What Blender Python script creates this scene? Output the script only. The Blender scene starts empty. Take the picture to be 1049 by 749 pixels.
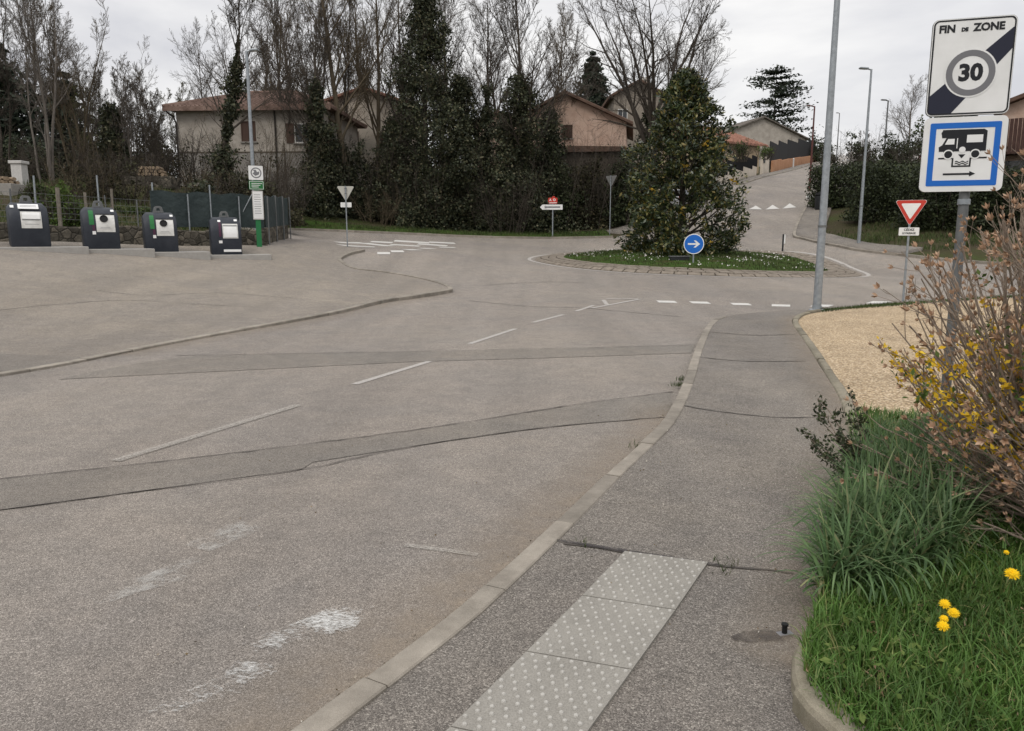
import bpy, bmesh, math, random
import numpy as np
from mathutils import Vector, Matrix
from mathutils.geometry import tessellate_polygon
R = math.radians
scene = bpy.context.scene
COL = scene.collection
rng = np.random.default_rng(7)
random.seed(7)

# ------------------------------------------------------------------ camera, sky, sun, exposure
CAM_H, FPX, PITCH, CX, CY = 1.9, 780.0, R(9.5), 524.5, 374.5
cam_data = bpy.data.cameras.new('camera')
cam_data.sensor_width = 36.0
cam_data.lens = FPX / 1049.0 * 36.0
cam_data.clip_end = 3000
cam_data.clip_start = 0.05
cam = bpy.data.objects.new('camera', cam_data)
COL.objects.link(cam)
cam.location = (0, 0, CAM_H)
cam.rotation_euler = (R(90) - PITCH, 0, 0)
scene.camera = cam

SUN_EL, SUN_ROT = R(48), R(205)
world = bpy.data.worlds.new('World')
scene.world = world
world.use_nodes = True
wn, wl = world.node_tree.nodes, world.node_tree.links
wn.clear()
w_out = wn.new('ShaderNodeOutputWorld')
w_bg = wn.new('ShaderNodeBackground')
w_bg.inputs['Strength'].default_value = 0.1
w_sky = wn.new('ShaderNodeTexSky')
w_sky.sky_type = 'NISHITA'
w_sky.sun_disc = False
w_sky.sun_elevation = SUN_EL
w_sky.sun_rotation = SUN_ROT
w_sky.air_density = 1.0
w_sky.dust_density = 4.0
# a closed cloud deck over the clear sky: grey, brighter overhead, soft banks of cloud
w_tc = wn.new('ShaderNodeTexCoord')
w_sep = wn.new('ShaderNodeSeparateXYZ')
wl.new(w_tc.outputs['Generated'], w_sep.inputs[0])
w_ramp = wn.new('ShaderNodeValToRGB')
w_ramp.color_ramp.elements[0].position = 0.0
w_ramp.color_ramp.elements[0].color = (7.1, 7.07, 7.05, 1)
w_ramp.color_ramp.elements[1].position = 1.0
w_ramp.color_ramp.elements[1].color = (14.5, 14.45, 14.3, 1)
e = w_ramp.color_ramp.elements.new(0.18); e.color = (6.95, 6.93, 6.95, 1)
e = w_ramp.color_ramp.elements.new(0.38); e.color = (7.0, 6.95, 6.98, 1)
wl.new(w_sep.outputs['Z'], w_ramp.inputs[0])
w_map = wn.new('ShaderNodeMapping')
w_map.inputs['Scale'].default_value = (1.0, 1.0, 3.4)
wl.new(w_tc.outputs['Generated'], w_map.inputs[0])
w_noise = wn.new('ShaderNodeTexNoise')
w_noise.inputs['Scale'].default_value = 2.3
w_noise.inputs['Detail'].default_value = 6
w_noise.inputs['Roughness'].default_value = 0.52
w_noise.inputs['Distortion'].default_value = 0.35
wl.new(w_map.outputs[0], w_noise.inputs['Vector'])
w_cl = wn.new('ShaderNodeValToRGB')
w_cl.color_ramp.elements[0].position = 0.36
w_cl.color_ramp.elements[0].color = (0.80, 0.805, 0.845, 1)
w_cl.color_ramp.elements[1].position = 0.62
w_cl.color_ramp.elements[1].color = (1.17, 1.16, 1.14, 1)
wl.new(w_noise.outputs['Fac'], w_cl.inputs[0])
w_mul = wn.new('ShaderNodeMixRGB'); w_mul.blend_type = 'MULTIPLY'; w_mul.inputs[0].default_value = 1
wl.new(w_ramp.outputs[0], w_mul.inputs[1]); wl.new(w_cl.outputs[0], w_mul.inputs[2])
w_mix = wn.new('ShaderNodeMixRGB'); w_mix.inputs[0].default_value = 0.93
wl.new(w_sky.outputs[0], w_mix.inputs[1]); wl.new(w_mul.outputs[0], w_mix.inputs[2])
wl.new(w_mix.outputs[0], w_bg.inputs['Color']); wl.new(w_bg.outputs[0], w_out.inputs[0])

sun_data = bpy.data.lights.new('sun', 'SUN')
sun_data.energy = 0.75
sun_data.angle = R(18)
sun_data.color = (1.0, 0.95, 0.88)
sun = bpy.data.objects.new('sun', sun_data)
COL.objects.link(sun)
sd = Vector((math.sin(SUN_ROT) * math.cos(SUN_EL), math.cos(SUN_ROT) * math.cos(SUN_EL), math.sin(SUN_EL)))
sun.rotation_euler = (-sd).to_track_quat('-Z', 'Y').to_euler()

scene.render.engine = 'CYCLES'
scene.cycles.use_denoising = True
scene.cycles.denoiser = 'OPENIMAGEDENOISE'
scene.cycles.denoising_input_passes = 'RGB_ALBEDO_NORMAL'
scene.cycles.denoising_prefilter = 'ACCURATE'
scene.cycles.max_bounces = 5
scene.cycles.diffuse_bounces = 3
scene.cycles.glossy_bounces = 2
scene.cycles.transparent_max_bounces = 12
scene.view_settings.view_transform = 'Standard'
scene.view_settings.look = 'None'
scene.view_settings.exposure = 0.33
scene.view_settings.gamma = 1.0
scene.view_settings.use_curve_mapping = False

# ------------------------------------------------------------------ terrain
cP, sP = math.cos(PITCH), math.sin(PITCH)
def ray(px, py):
    a, b = (px - CX) / FPX, (CY - py) / FPX
    return np.array([a, cP + b * sP, -sP + b * cP])
def pt(px, py, Y):
    """the world point at depth Y on the line of sight of a photo pixel"""
    d = ray(px, py); t = Y / d[1]
    return Vector((d[0] * t, Y, CAM_H + d[2] * t))

ctrl = [(-14, -6, 0), (0, -6, 0), (10, -6, 0), (-14, 0, 0), (-7, 0, 0), (0, 0, 0), (7, 0, 0), (14, 0, 0), (-4, 5, 0), (4, 5, 0), (10, 6, 0),
        (-10, 6, 0), (0, 10, 0), (5, 10, 0), (0, 14, 0), (6, 15, 0), (13, 13, 0), (-3, 15, 0), (-7, 10.2, .01), (-5, 15.5, .02), (6, 19, 0.0), (-12, 14, .25)]
for px, py, Y in [(460, 302, 24), (620, 308, 22.5), (810, 313, 22), (837, 322, 19.3), (929, 309, 21.5), (543, 266, 38), (873, 275, 38),
                  (708, 283, 30), (708, 268.5, 38), (708, 257.5, 46), (413, 256, 36), (355, 264, 33), (355, 253.5, 37.5),
                  (600, 243.5, 53), (525, 243.5, 51.5), (450, 241.5, 50), (380, 238.5, 48), (300, 236.5, 46), (30, 256, 25), (105, 258, 26.5),
                  (165, 261, 28), (232, 263.5, 29.5), (300, 250, 35), (265, 257, 31), (806, 240, 51), (880, 251, 43), (860, 254, 42), (925, 263, 38.5),
                  (1049, 272, 34), (785, 214, 63), (720, 214, 62), (790, 190, 83), (751, 190, 83), (770, 184, 91), (795, 177.5, 104), (818, 171, 121), (843, 166, 140), (854, 171, 115), (832, 195, 78), (735, 198, 74),
                  (1000, 290, 27), (-60, 254, 23), (166, 188, 44), (100, 199, 41), (33, 188, 40), (-40, 196, 40), (120, 232, 33), (20, 228, 31)]:
    p = pt(px, py, Y); ctrl.append(tuple(p))
# wooded bank behind the roundabout, gardens, hill top, far country
ctrl += [(-14, 44, 2.6), (-20, 62, 5.0), (-40, 60, 4.5), (0, 62, 3.2), (-8, 78, 5.2), (9, 75, 5.0), (20, 78, 7.2), (-45, 30, 1.8),
         (30, 60, 5.0), (36, 46, 3.2), (42, 70, 7.5), (60, 50, 4.0), (40, 30, .5), (60, 20, 0), (30, 5, 0), (50, -5, 0), (-30, 10, .8), (-60, 0, 1),
         (75, 140, 15.5), (90, 90, 9), (5, 130, 10), (-30, 120, 9), (-80, 100, 7), (-120, 40, 4), (-160, 200, 12), (0, 220, 15), (160, 200, 16),
         (55, 170, 16.5), (300, 300, 16), (-300, 300, 12), (0, 500, 14), (300, 0, 3), (-300, 0, 3), (0, -120, 0), (-200, -120, 0), (200, -120, 0), (500, 600, 14), (-500, 600, 12)]
_c = np.array(ctrl, float)
def _phi(r2): return 0.5 * r2 * np.log(r2 + 1e-9)
_S = 40.0
_p = _c[:, :2] / _S
_K = _phi(((_p[:, None] - _p[None]) ** 2).sum(-1)) + np.eye(len(_p)) * 2e-4
_Q = np.hstack([np.ones((len(_p), 1)), _p])
_A = np.vstack([np.hstack([_K, _Q]), np.hstack([_Q.T, np.zeros((3, 3))])])
_w = np.linalg.solve(_A, np.concatenate([_c[:, 2], np.zeros(3)]))
def HV(xy):
    q = np.atleast_2d(np.asarray(xy, float)) / _S
    out = np.empty(len(q))
    for i in range(0, len(q), 20000):
        s = q[i:i + 20000]
        k = _phi(((s[:, None] - _p[None]) ** 2).sum(-1))
        out[i:i + 20000] = k @ _w[:-3] + _w[-3] + s @ _w[-2:]
    return np.clip(out, -3, 24)
def H(x, y): return float(HV([(x, y)])[0])
def at(px, py, Y0=0.4, Y1=200):
    """where the line of sight of a photo pixel first meets the ground"""
    d = ray(px, py)
    Ys = np.concatenate([np.linspace(Y0, 60, 400), np.linspace(60.2, Y1, 300)])
    t = Ys / d[1]
    P = np.stack([d[0] * t, Ys, CAM_H + d[2] * t], 1)
    g = P[:, 2] - HV(P[:, :2])
    i = np.argmax(g < 0) if (g < 0).any() else len(g) - 1
    if i > 0:
        f = g[i - 1] / (g[i - 1] - g[i] + 1e-12)
        q = P[i - 1] + (P[i] - P[i - 1]) * min(max(f, 0), 1)
    else: q = P[0]
    return Vector((q[0], q[1], H(q[0], q[1])))
def at2(px, py): v = at(px, py); return (v.x, v.y)
def proj(p):
    x, y, z = p[0], p[1], p[2] - CAM_H
    f = y * cP - z * sP; u = y * sP + z * cP
    return (CX + FPX * x / f, CY - FPX * u / f)
def ground(px, Y):
    """ground point under photo column px at depth Y"""
    x = (px - CX) / FPX * Y
    return Vector((x, Y, H(x, Y)))

# ------------------------------------------------------------------ object helpers
def tag(o, label=None, cat=None, group=None, kind=None):
    if label: o['label'] = label
    if cat: o['category'] = cat
    if group: o['group'] = group
    if kind: o['kind'] = kind
    return o
def thing(name, label, cat, loc, rz=0.0, group=None):
    o = bpy.data.objects.new(name, None)
    o.empty_display_size = 0.2
    COL.objects.link(o)
    o.location = loc; o.rotation_euler = (0, 0, rz)
    return tag(o, label, cat, group)
def children(o): return [c for c in bpy.data.objects if c.parent == o]
def copy_tree(o, kids, parent=None):
    c = o.copy(); COL.objects.link(c); c.parent = parent
    for k, sub in kids: copy_tree(k, sub, c)
    return c
def kid_tree(o):
    return [(k, kid_tree(k)) for k in list(o.children)]
def link(name, me, mats, parent=None, smooth=False):
    o = bpy.data.objects.new(name, me)
    for m in (mats if isinstance(mats, (list, tuple)) else [mats]): me.materials.append(m)
    COL.objects.link(o); o.parent = parent
    if smooth: me.polygons.foreach_set('use_smooth', np.ones(len(me.polygons), bool))
    return o
def mesh_np(name, V, F, mats, parent=None, smooth=False, matidx=None):
    """V (n,3); F list of (m,k) index arrays"""
    F = F if isinstance(F, list) else [F]
    F = [f for f in F if len(f)]
    me = bpy.data.meshes.new(name)
    V = np.asarray(V, np.float32)
    nl = sum(f.size for f in F); nf = sum(len(f) for f in F)
    me.vertices.add(len(V)); me.vertices.foreach_set('co', V.ravel())
    me.loops.add(nl); me.polygons.add(nf)
    me.loops.foreach_set('vertex_index', np.concatenate([f.ravel() for f in F]).astype(np.int32))
    tot = np.concatenate([np.full(len(f), f.shape[1]) for f in F]).astype(np.int32)
    me.polygons.foreach_set('loop_start', (np.cumsum(tot) - tot).astype(np.int32))
    if matidx is not None: me.polygons.foreach_set('material_index', np.asarray(matidx, np.int32))
    me.update(calc_edges=True)
    return link(name, me, mats, parent, smooth)
class MB:
    def __init__(self): self.v = []; self.f = []; self.mi = []
    def add(self, vs, fs, mi=0):
        b = len(self.v); self.v += [tuple(map(float, p)) for p in vs]
        self.f += [tuple(i + b for i in f) for f in fs]; self.mi += [mi] * len(fs)
        return self
    def box(self, x0, x1, y0, y1, z0, z1, mi=0, M=None):
        vs = [(x, y, z) for x in (x0, x1) for y in (y0, y1) for z in (z0, z1)]
        if M is not None: vs = [tuple(M @ Vector(p)) for p in vs]
        return self.add(vs, [(0, 1, 3, 2), (4, 6, 7, 5), (0, 4, 5, 1), (2, 3, 7, 6), (0, 2, 6, 4), (1, 5, 7, 3)], mi)
    def prism(self, poly, y0, y1, mi=0):
        """polygon in the XZ plane, extruded along Y"""
        n = len(poly)
        vs = [(x, y0, z) for x, z in poly] + [(x, y1, z) for x, z in poly]
        fs = [tuple(range(n)), tuple(range(2 * n - 1, n - 1, -1))]
        fs += [(i, i + n, (i + 1) % n + n, (i + 1) % n) for i in range(n)]
        return self.add(vs, fs, mi)
    def ring(self, outer, inner, y0, y1, mi=0):
        n = len(outer)
        vs = [(x, y, z) for y in (y0, y1) for L in (outer, inner) for x, z in L]
        fs = []
        for i in range(n):
            j = (i + 1) % n
            fs += [(i, j, n + j, n + i), (2 * n + i, 3 * n + i, 3 * n + j, 2 * n + j),
                   (i, 2 * n + i, 2 * n + j, j), (n + i, n + j, 3 * n + j, 3 * n + i)]
        return self.add(vs, fs, mi)
    def tube(self, pts, rad, sides=10, mi=0, cap=True):
        pts = [Vector(p) for p in pts]
        rad = rad if isinstance(rad, (list, tuple)) else [rad] * len(pts)
        vs, fs = [], []
        for i, p in enumerate(pts):
            t = (pts[min(i + 1, len(pts) - 1)] - pts[max(i - 1, 0)]).normalized()
            a = Vector((0, 0, 1)) if abs(t.z) < .9 else Vector((1, 0, 0))
            u = t.cross(a).normalized(); w = t.cross(u)
            for k in range(sides):
                q = 2 * math.pi * k / sides
                vs.append(p + (u * math.cos(q) + w * math.sin(q)) * rad[i])
        for i in range(len(pts) - 1):
            for k in range(sides):
                k2 = (k + 1) % sides
                fs.append((i * sides + k, i * sides + k2, (i + 1) * sides + k2, (i + 1) * sides + k))
        if cap:
            fs.append(tuple(range(sides))[::-1]); b = (len(pts) - 1) * sides
            fs.append(tuple(range(b, b + sides)))
        return self.add(vs, fs, mi)
    def lathe(self, prof, sides=16, c=(0, 0, 0), mi=0):
        return self.tube([(c[0], c[1], c[2] + z) for r, z in prof], [r for r, z in prof], sides, mi)
    def build(self, name, mats, parent=None, smooth=False, bevel=0, seg=2, angle=35):
        me = bpy.data.meshes.new(name)
        me.from_pydata(self.v, [], self.f)
        me.polygons.foreach_set('material_index', np.array(self.mi, np.int32))
        bm = bmesh.new(); bm.from_mesh(me)
        bmesh.ops.recalc_face_normals(bm, faces=bm.faces)
        if bevel:
            ed = [e for e in bm.edges if len(e.link_faces) == 2 and e.calc_face_angle(0) > R(angle)]
            bmesh.ops.bevel(bm, geom=ed, offset=bevel, segments=seg, affect='EDGES', profile=.5, clamp_overlap=True)
        if smooth:
            for f in bm.faces: f.smooth = True
            for e in bm.edges:
                if len(e.link_faces) == 2 and e.calc_face_angle(0) > R(40): e.smooth = False
        bm.to_mesh(me); bm.free()
        return link(name, me, mats, parent)
def rr(w, h, r, cx=0, cz=0, n=5):
    o = []
    for sx, sz, a0 in ((1, -1, -90), (1, 1, 0), (-1, 1, 90), (-1, -1, 180)):
        for k in range(n + 1):
            a = R(a0 + 90 * k / n)
            o.append((cx + sx * (w / 2 - r) + r * math.cos(a), cz + sz * (h / 2 - r) + r * math.sin(a)))
    return o
def circ(r, n=32, cx=0, cz=0): return [(cx + r * math.cos(2 * math.pi * k / n), cz + r * math.sin(2 * math.pi * k / n)) for k in range(n)]
def rtri(s, r, cx=0, cz=0, n=5):
    """point-down triangle, rounded corners, side s, centred on its centroid"""
    h = s * math.sqrt(3) / 2
    C = [(-s / 2, h / 3), (0, -2 * h / 3), (s / 2, h / 3)]
    o = []
    for (x, z), a0 in zip(C, (90, 210, 330)):
        d = math.hypot(x, z); x, z = x * (d - 2 * r) / d, z * (d - 2 * r) / d
        for k in range(n + 1):
            a = R(a0 + 120 * k / n); o.append((cx + x + r * math.cos(a), cz + z + r * math.sin(a)))
    return o
def text(s, size, mat, parent, x, y, z, bold=0.0, name='lettering', sx=1.0, align='CENTER', depth=.0008):
    cu = bpy.data.curves.new('lettering', 'FONT')
    cu.body = s; cu.size = size; cu.align_x = align; cu.align_y = 'CENTER'
    cu.extrude = depth; cu.offset = bold; cu.resolution_u = 3
    o = bpy.data.objects.new('lettering', cu); COL.objects.link(o)
    dg = bpy.context.evaluated_depsgraph_get(); dg.update()
    me = bpy.data.meshes.new_from_object(o.evaluated_get(dg))
    bpy.data.objects.remove(o); bpy.data.curves.remove(cu)
    co = np.empty(len(me.vertices) * 3); me.vertices.foreach_get('co', co); co = co.reshape(-1, 3)
    co = np.stack([co[:, 0] * sx + x, y - co[:, 2], co[:, 1] + z], 1)
    me.vertices.foreach_set('co', co.ravel()); me.update()
    me.materials.clear()
    return link(name, me, mat, parent)
def smooth_path(pts, n=6):
    P = [np.array(p, float) for p in pts]; out = []
    for i in range(len(P) - 1):
        p0, p1, p2, p3 = P[max(i - 1, 0)], P[i], P[i + 1], P[min(i + 2, len(P) - 1)]
        for k in range(n):
            t = k / n
            out.append(.5 * (2 * p1 + (p2 - p0) * t + (2 * p0 - 5 * p1 + 4 * p2 - p3) * t * t + (3 * p1 - p0 - 3 * p2 + p3) * t ** 3))
    out.append(P[-1])
    return [tuple(p) for p in out]
def resample(pts, step):
    P = np.array(pts, float); d = np.concatenate([[0], np.cumsum(np.linalg.norm(np.diff(P, axis=0), axis=1))])
    n = max(2, int(round(d[-1] / step)) + 1); s = np.linspace(0, d[-1], n)
    return np.stack([np.interp(s, d, P[:, k]) for k in range(P.shape[1])], 1)
def offset_path(P, w):
    P = np.array(P, float)[:, :2]; t = np.gradient(P, axis=0); t /= np.linalg.norm(t, axis=1, keepdims=True) + 1e-9
    return P + np.stack([-t[:, 1], t[:, 0]], 1) * w
def drape(name, poly, off, mat, kind='structure', cell=None, skirt=0, holes=None):
    """a polygon in plan laid over the terrain as a sheet; off = height above it (number or function of an (n,2) array)"""
    bm = bmesh.new()
    vs = [bm.verts.new((p[0], p[1], 0)) for p in poly]
    for tri in tessellate_polygon([[Vector((p[0], p[1], 0)) for p in poly]]):
        try: bm.faces.new([vs[i] for i in tri])
        except ValueError: pass
    xs = [p[0] for p in poly]; ys = [p[1] for p in poly]
    c = cell or 1.0
    def lines(a, b, step):
        return [k * step for k in range(math.floor(a / step) + 1, math.ceil(b / step))]
    def cut(axis, vals):
        for v in vals:
            co = [0, 0, 0]; co[axis] = v; no = [0, 0, 0]; no[axis] = 1
            bmesh.ops.bisect_plane(bm, geom=bm.verts[:] + bm.edges[:] + bm.faces[:], plane_co=co, plane_no=no, dist=1e-5)
    cut(0, lines(min(xs), max(xs), c)); cut(1, lines(min(ys), max(ys), c))
    XY = np.array([(v.co.x, v.co.y) for v in bm.verts])
    z = HV(XY) + (off(XY) if callable(off) else off)
    for v, zz in zip(bm.verts, z): v.co.z = zz
    for f in bm.faces:
        f.normal_update()
        if f.normal.z < 0: f.normal_flip()
        f.smooth = True
    if skirt:
        be = [e for e in bm.edges if len(e.link_faces) == 1]
        r = bmesh.ops.extrude_edge_only(bm, edges=be)
        for v in [g for g in r['geom'] if isinstance(g, bmesh.types.BMVert)]: v.co.z -= skirt
    me = bpy.data.meshes.new(name); bm.to_mesh(me); bm.free()
    o = link(name, me, mat)
    return tag(o, kind=kind) if kind else o
def kerb(name, path, w, h, mat, side=1, stone=1.0, closed=False, bev=.015, step=.25, deep=.15, gap=.006, jit=.003):
    """kerb stones along a plan path (road-side edge), width w towards side (+1 = left of the direction of travel)"""
    P = resample(path, step); n = max(1, int(round(stone / step)))
    Q = offset_path(P, w * side)
    d = np.concatenate([[0], np.cumsum(np.linalg.norm(np.diff(P, axis=0), axis=1))])
    V, F = [], []; r = np.random.default_rng(3)
    for s in range(0, len(P) - 1, n):
        idx = list(range(s, min(s + n, len(P) - 1) + 1))
        dz = r.normal(0, jit); ox = r.normal(0, jit)
        ring = []
        for j, i in enumerate(idx):
            a, b = P[i].copy(), Q[i].copy()
            if j == 0 or j == len(idx) - 1:
                k = idx[1] if j == 0 else idx[-2]
                q = (P[k] - P[i]); L = np.linalg.norm(q); a += q / L * gap; b += (Q[k] - Q[i]) / L * gap
            m = (b - a) / w; hh = (h(a) if callable(h) else h) + dz
            z = H(a[0], a[1])
            prof = [(ox, -deep), (ox, hh - bev), (ox + bev * .4, hh - bev * .3), (ox + bev, hh), (w - bev * .5 , hh), (w, hh - bev * .5), (w, -deep)]
            ring.append([(a[0] + m[0] * u, a[1] + m[1] * u, z + zz) for u, zz in prof])
        b0 = len(V); k = len(ring[0])
        for rg in ring: V += rg
        for j in range(len(ring) - 1):
            for i in range(k - 1):
                F.append((b0 + j * k + i, b0 + (j + 1) * k + i, b0 + (j + 1) * k + i + 1, b0 + j * k + i + 1))
        F.append(tuple(b0 + i for i in range(k))); e0 = b0 + (len(ring) - 1) * k
        F.append(tuple(e0 + i for i in range(k))[::-1])
    me = bpy.data.meshes.new(name); me.from_pydata(V, [], F)
    bm = bmesh.new(); bm.from_mesh(me); bmesh.ops.recalc_face_normals(bm, faces=bm.faces); bm.to_mesh(me); bm.free()
    return tag(link(name, me, mat), kind='structure')
def strip(path, w):
    """closed polygon round a plan path of width w"""
    a = offset_path(path, w / 2); b = offset_path(path, -w / 2)
    return [tuple(p) for p in a] + [tuple(p) for p in b[::-1]]

# ------------------------------------------------------------------ materials
def mat(name, col=(.5, .5, .5), rough=.8, metal=0, spec=.3):
    m = bpy.data.materials.new(name); m.use_nodes = True
    b = m.node_tree.nodes['Principled BSDF']
    b.inputs['Base Color'].default_value = (*col, 1); b.inputs['Roughness'].default_value = rough
    b.inputs['Metallic'].default_value = metal; b.inputs['Specular IOR Level'].default_value = spec
    m['b'] = 1
    return m
class NT:
    def __init__(s, m): s.m = m; s.n = m.node_tree.nodes; s.l = m.node_tree.links; s.b = s.n['Principled BSDF']; s._co = None
    def co(s):
        if s._co is None: s._co = s.n.new('ShaderNodeNewGeometry').outputs['Position']
        return s._co
    def obj(s): return s.n.new('ShaderNodeTexCoord').outputs['Object']
    def noise(s, scale, detail=4, rough=.6, co=None, dist=0, out='Fac'):
        t = s.n.new('ShaderNodeTexNoise'); t.inputs['Scale'].default_value = scale; t.inputs['Detail'].default_value = detail
        t.inputs['Roughness'].default_value = rough; t.inputs['Distortion'].default_value = dist
        s.l.new(co or s.co(), t.inputs['Vector']); return t.outputs[out]
    def voro(s, scale, out='Color', feature='F1', co=None, rand=1):
        t = s.n.new('ShaderNodeTexVoronoi'); t.feature = feature; t.inputs['Scale'].default_value = scale
        t.inputs['Randomness'].default_value = rand
        s.l.new(co or s.co(), t.inputs['Vector']); return t.outputs[out]
    def ramp(s, fac, stops):
        t = s.n.new('ShaderNodeValToRGB'); cr = t.color_ramp
        while len(cr.elements) < len(stops): cr.elements.new(.5)
        for e, (p, c) in zip(cr.elements, stops):
            e.position = p; e.color = (*c, 1) if isinstance(c, (tuple, list)) else (c, c, c, 1)
        s.l.new(fac, t.inputs[0]); return t.outputs[0]
    def mix(s, fac, a, b, mode='MIX'):
        t = s.n.new('ShaderNodeMixRGB'); t.blend_type = mode
        for i, v in ((0, fac), (1, a), (2, b)):
            if hasattr(v, 'is_output'): s.l.new(v, t.inputs[i])
            elif i == 0: t.inputs[0].default_value = v
            else: t.inputs[i].default_value = (*v, 1) if isinstance(v, (tuple, list)) else (v, v, v, 1)
        return t.outputs[0]
    def math(s, op, a, b=0.0):
        t = s.n.new('ShaderNodeMath'); t.operation = op
        for i, v in ((0, a), (1, b)):
            if hasattr(v, 'is_output'): s.l.new(v, t.inputs[i])
            else: t.inputs[i].default_value = v
        return t.outputs[0]
    def color(s, v): s.l.new(v, s.b.inputs['Base Color']); return s
    def rough(s, v): s.l.new(v, s.b.inputs['Roughness']); return s
    def bump(s, h, strength=.5, dist=.01):
        t = s.n.new('ShaderNodeBump'); t.inputs['Strength'].default_value = strength; t.inputs['Distance'].default_value = dist
        s.l.new(h, t.inputs['Height']); s.l.new(t.outputs[0], s.b.inputs['Normal']); return s
    def island(s): return s.n.new('ShaderNodeNewGeometry').outputs['Random Per Island']
    def alpha(s, v): s.l.new(v, s.b.inputs['Alpha']); return s

def asphalt(name, dark, mid, light, stone=150, warm=(.22, .17, .12), warm_amt=.35):
    m = mat(name, rough=.92, spec=.2); t = NT(m)
    def cells(sc):
        c = t.voro(sc, 'Color'); sep = t.n.new('ShaderNodeSeparateColor'); t.l.new(c, sep.inputs[0])
        return t.ramp(sep.outputs[0], [(0, [c * .55 for c in dark]), (.3, dark), (.62, mid), (.85, [c * 1.35 for c in mid]), (.94, light), (1, [c * 1.15 for c in light])])
    agg = t.mix(.45, cells(stone), cells(stone * 2.3))
    dist = t.voro(stone, 'Distance')
    fine = t.noise(420, 2, .7)
    agg = t.mix(1, agg, t.ramp(fine, [(.3, .72), (.7, 1.28)]), 'MULTIPLY')
    big = t.noise(.55, 5, .65, dist=.6); med = t.noise(3.1, 5, .7); mid_ = t.noise(17, 4, .7)
    c = t.mix(t.math('MULTIPLY', t.ramp(big, [(.38, 0.), (.68, 1.)]), warm_amt), agg, t.mix(1, agg, [w / m_ for w, m_ in zip(warm, mid)], 'MULTIPLY'))
    c = t.mix(1, c, t.ramp(med, [(.25, (.84, .84, .84)), (.75, (1.13, 1.12, 1.10))]), 'MULTIPLY')
    c = t.mix(1, c, t.ramp(mid_, [(.25, .86), (.75, 1.13)]), 'MULTIPLY')
    oil = t.noise(1.9, 3, .55, dist=1.2)
    c = t.mix(1, c, t.ramp(oil, [(.66, 1.), (.78, .80)]), 'MULTIPLY')
    mp = t.n.new('ShaderNodeMapping'); mp.inputs['Rotation'].default_value = (0, 0, R(22)); mp.inputs['Scale'].default_value = (.85, .05, 1); t.l.new(t.co(), mp.inputs[0])
    c = t.mix(1, c, t.ramp(t.noise(1.0, 3, .5, mp.outputs[0]), [(.3, .90), (.7, 1.09)]), 'MULTIPLY')
    tr = t.noise(.12, 3, .5)
    c = t.mix(1, c, t.ramp(tr, [(.3, (.90, .90, .92)), (.7, (1.1, 1.09, 1.07))]), 'MULTIPLY')
    t.color(c).bump(t.math('ADD', t.math('MULTIPLY', dist, -1.0), t.math('MULTIPLY', fine, .5)), .6, .005)
    return m
M = {}
M['road'] = asphalt('worn_asphalt', (.135, .122, .109), (.240, .217, .195), (.47, .432, .39), 185, (.31, .266, .223), .4)
M['patch'] = asphalt('darker_asphalt', (.118, .108, .096), (.205, .188, .168), (.37, .345, .31), 200, (.25, .215, .18), .4)
M['walk'] = asphalt('pavement_asphalt', (.10, .091, .082), (.182, .165, .149), (.38, .355, .32), 155, (.25, .22, .185), .5)
M['lot'] = asphalt('parking_asphalt', (.13, .115, .099), (.228, .203, .178), (.43, .40, .355), 140, (.295, .255, .208), .5)
M['tar'] = mat('tar_seam', (.075, .066, .058), .85)
def concrete(name, a, b, scale=6, sp=220, bump=.25):
    m = mat(name, rough=.9, spec=.2); t = NT(m)
    n = t.noise(scale, 6, .7); f = t.noise(sp, 2)
    c = t.mix(.4, t.ramp(n, [(.3, a), (.7, b)]), t.ramp(f, [(.3, [x * .7 for x in a]), (.7, [x * 1.2 for x in b])]))
    t.color(c).bump(t.math('ADD', n, f), bump, .008); return m
M['kerb'] = concrete('kerb_concrete', (.185, .163, .135), (.32, .288, .245))
M['dust'] = mat('sandy_dust', (.30, .24, .18), .95)
_t = NT(M['dust']); _wa = _t.n.new('ShaderNodeAttribute'); _wa.attribute_name = 'wear'
_t.color(_t.ramp(_t.noise(160, 3), [(.3, (.20, .165, .125)), (.7, (.40, .33, .26))])); _t.alpha(_t.math('MULTIPLY', _wa.outputs['Fac'], _t.ramp(_t.noise(5, 5, .7), [(.28, .15), (.7, .85)])))
M['edging'] = concrete('old_edging_concrete', (.14, .125, .085), (.29, .26, .205), 9)
M['slab'] = concrete('concrete_slab', (.27, .255, .235), (.38, .365, .34))
M['tactile'] = concrete('tactile_tile', (.19, .178, .158), (.31, .293, .262), 4, 160, .25)
M['dome'] = concrete('tactile_dome', (.32, .305, .278), (.46, .445, .412), 20, 200, .1)
for _k in ('kerb', 'edging'):
    _t = NT(M[_k]); _lk = _t.b.inputs['Base Color'].links[0].from_socket
    _t.color(_t.mix(1, _lk, _t.ramp(_t.island(), [(0, .80), (.5, 1.0), (1, 1.16)]), 'MULTIPLY'))
    _t.color(_t.mix(1, _t.b.inputs['Base Color'].links[0].from_socket, _t.ramp(_t.noise(2.2, 5, .7), [(.32, .72), (.6, 1.08)]), 'MULTIPLY'))
M['paint'] = mat('road_paint', (.62, .61, .58), .8)
_t = NT(M['paint']); _t.color(_t.mix(_t.ramp(_t.noise(45, 4), [(.36, 0.1), (.62, .95)]), (.50, .48, .45), (.24, .215, .195))); _t.bump(_t.noise(200, 2), .2, .004)
M['paint_new'] = mat('road_paint_fresh', (.64, .63, .60), .8)
_t = NT(M['paint_new']); _t.color(_t.mix(_t.ramp(_t.noise(45, 4), [(.42, 0.05), (.70, .8)]), (.60, .59, .56), (.30, .275, .25)))
M['worn'] = mat('worn_paint', (.66, .66, .64), .85)
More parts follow.
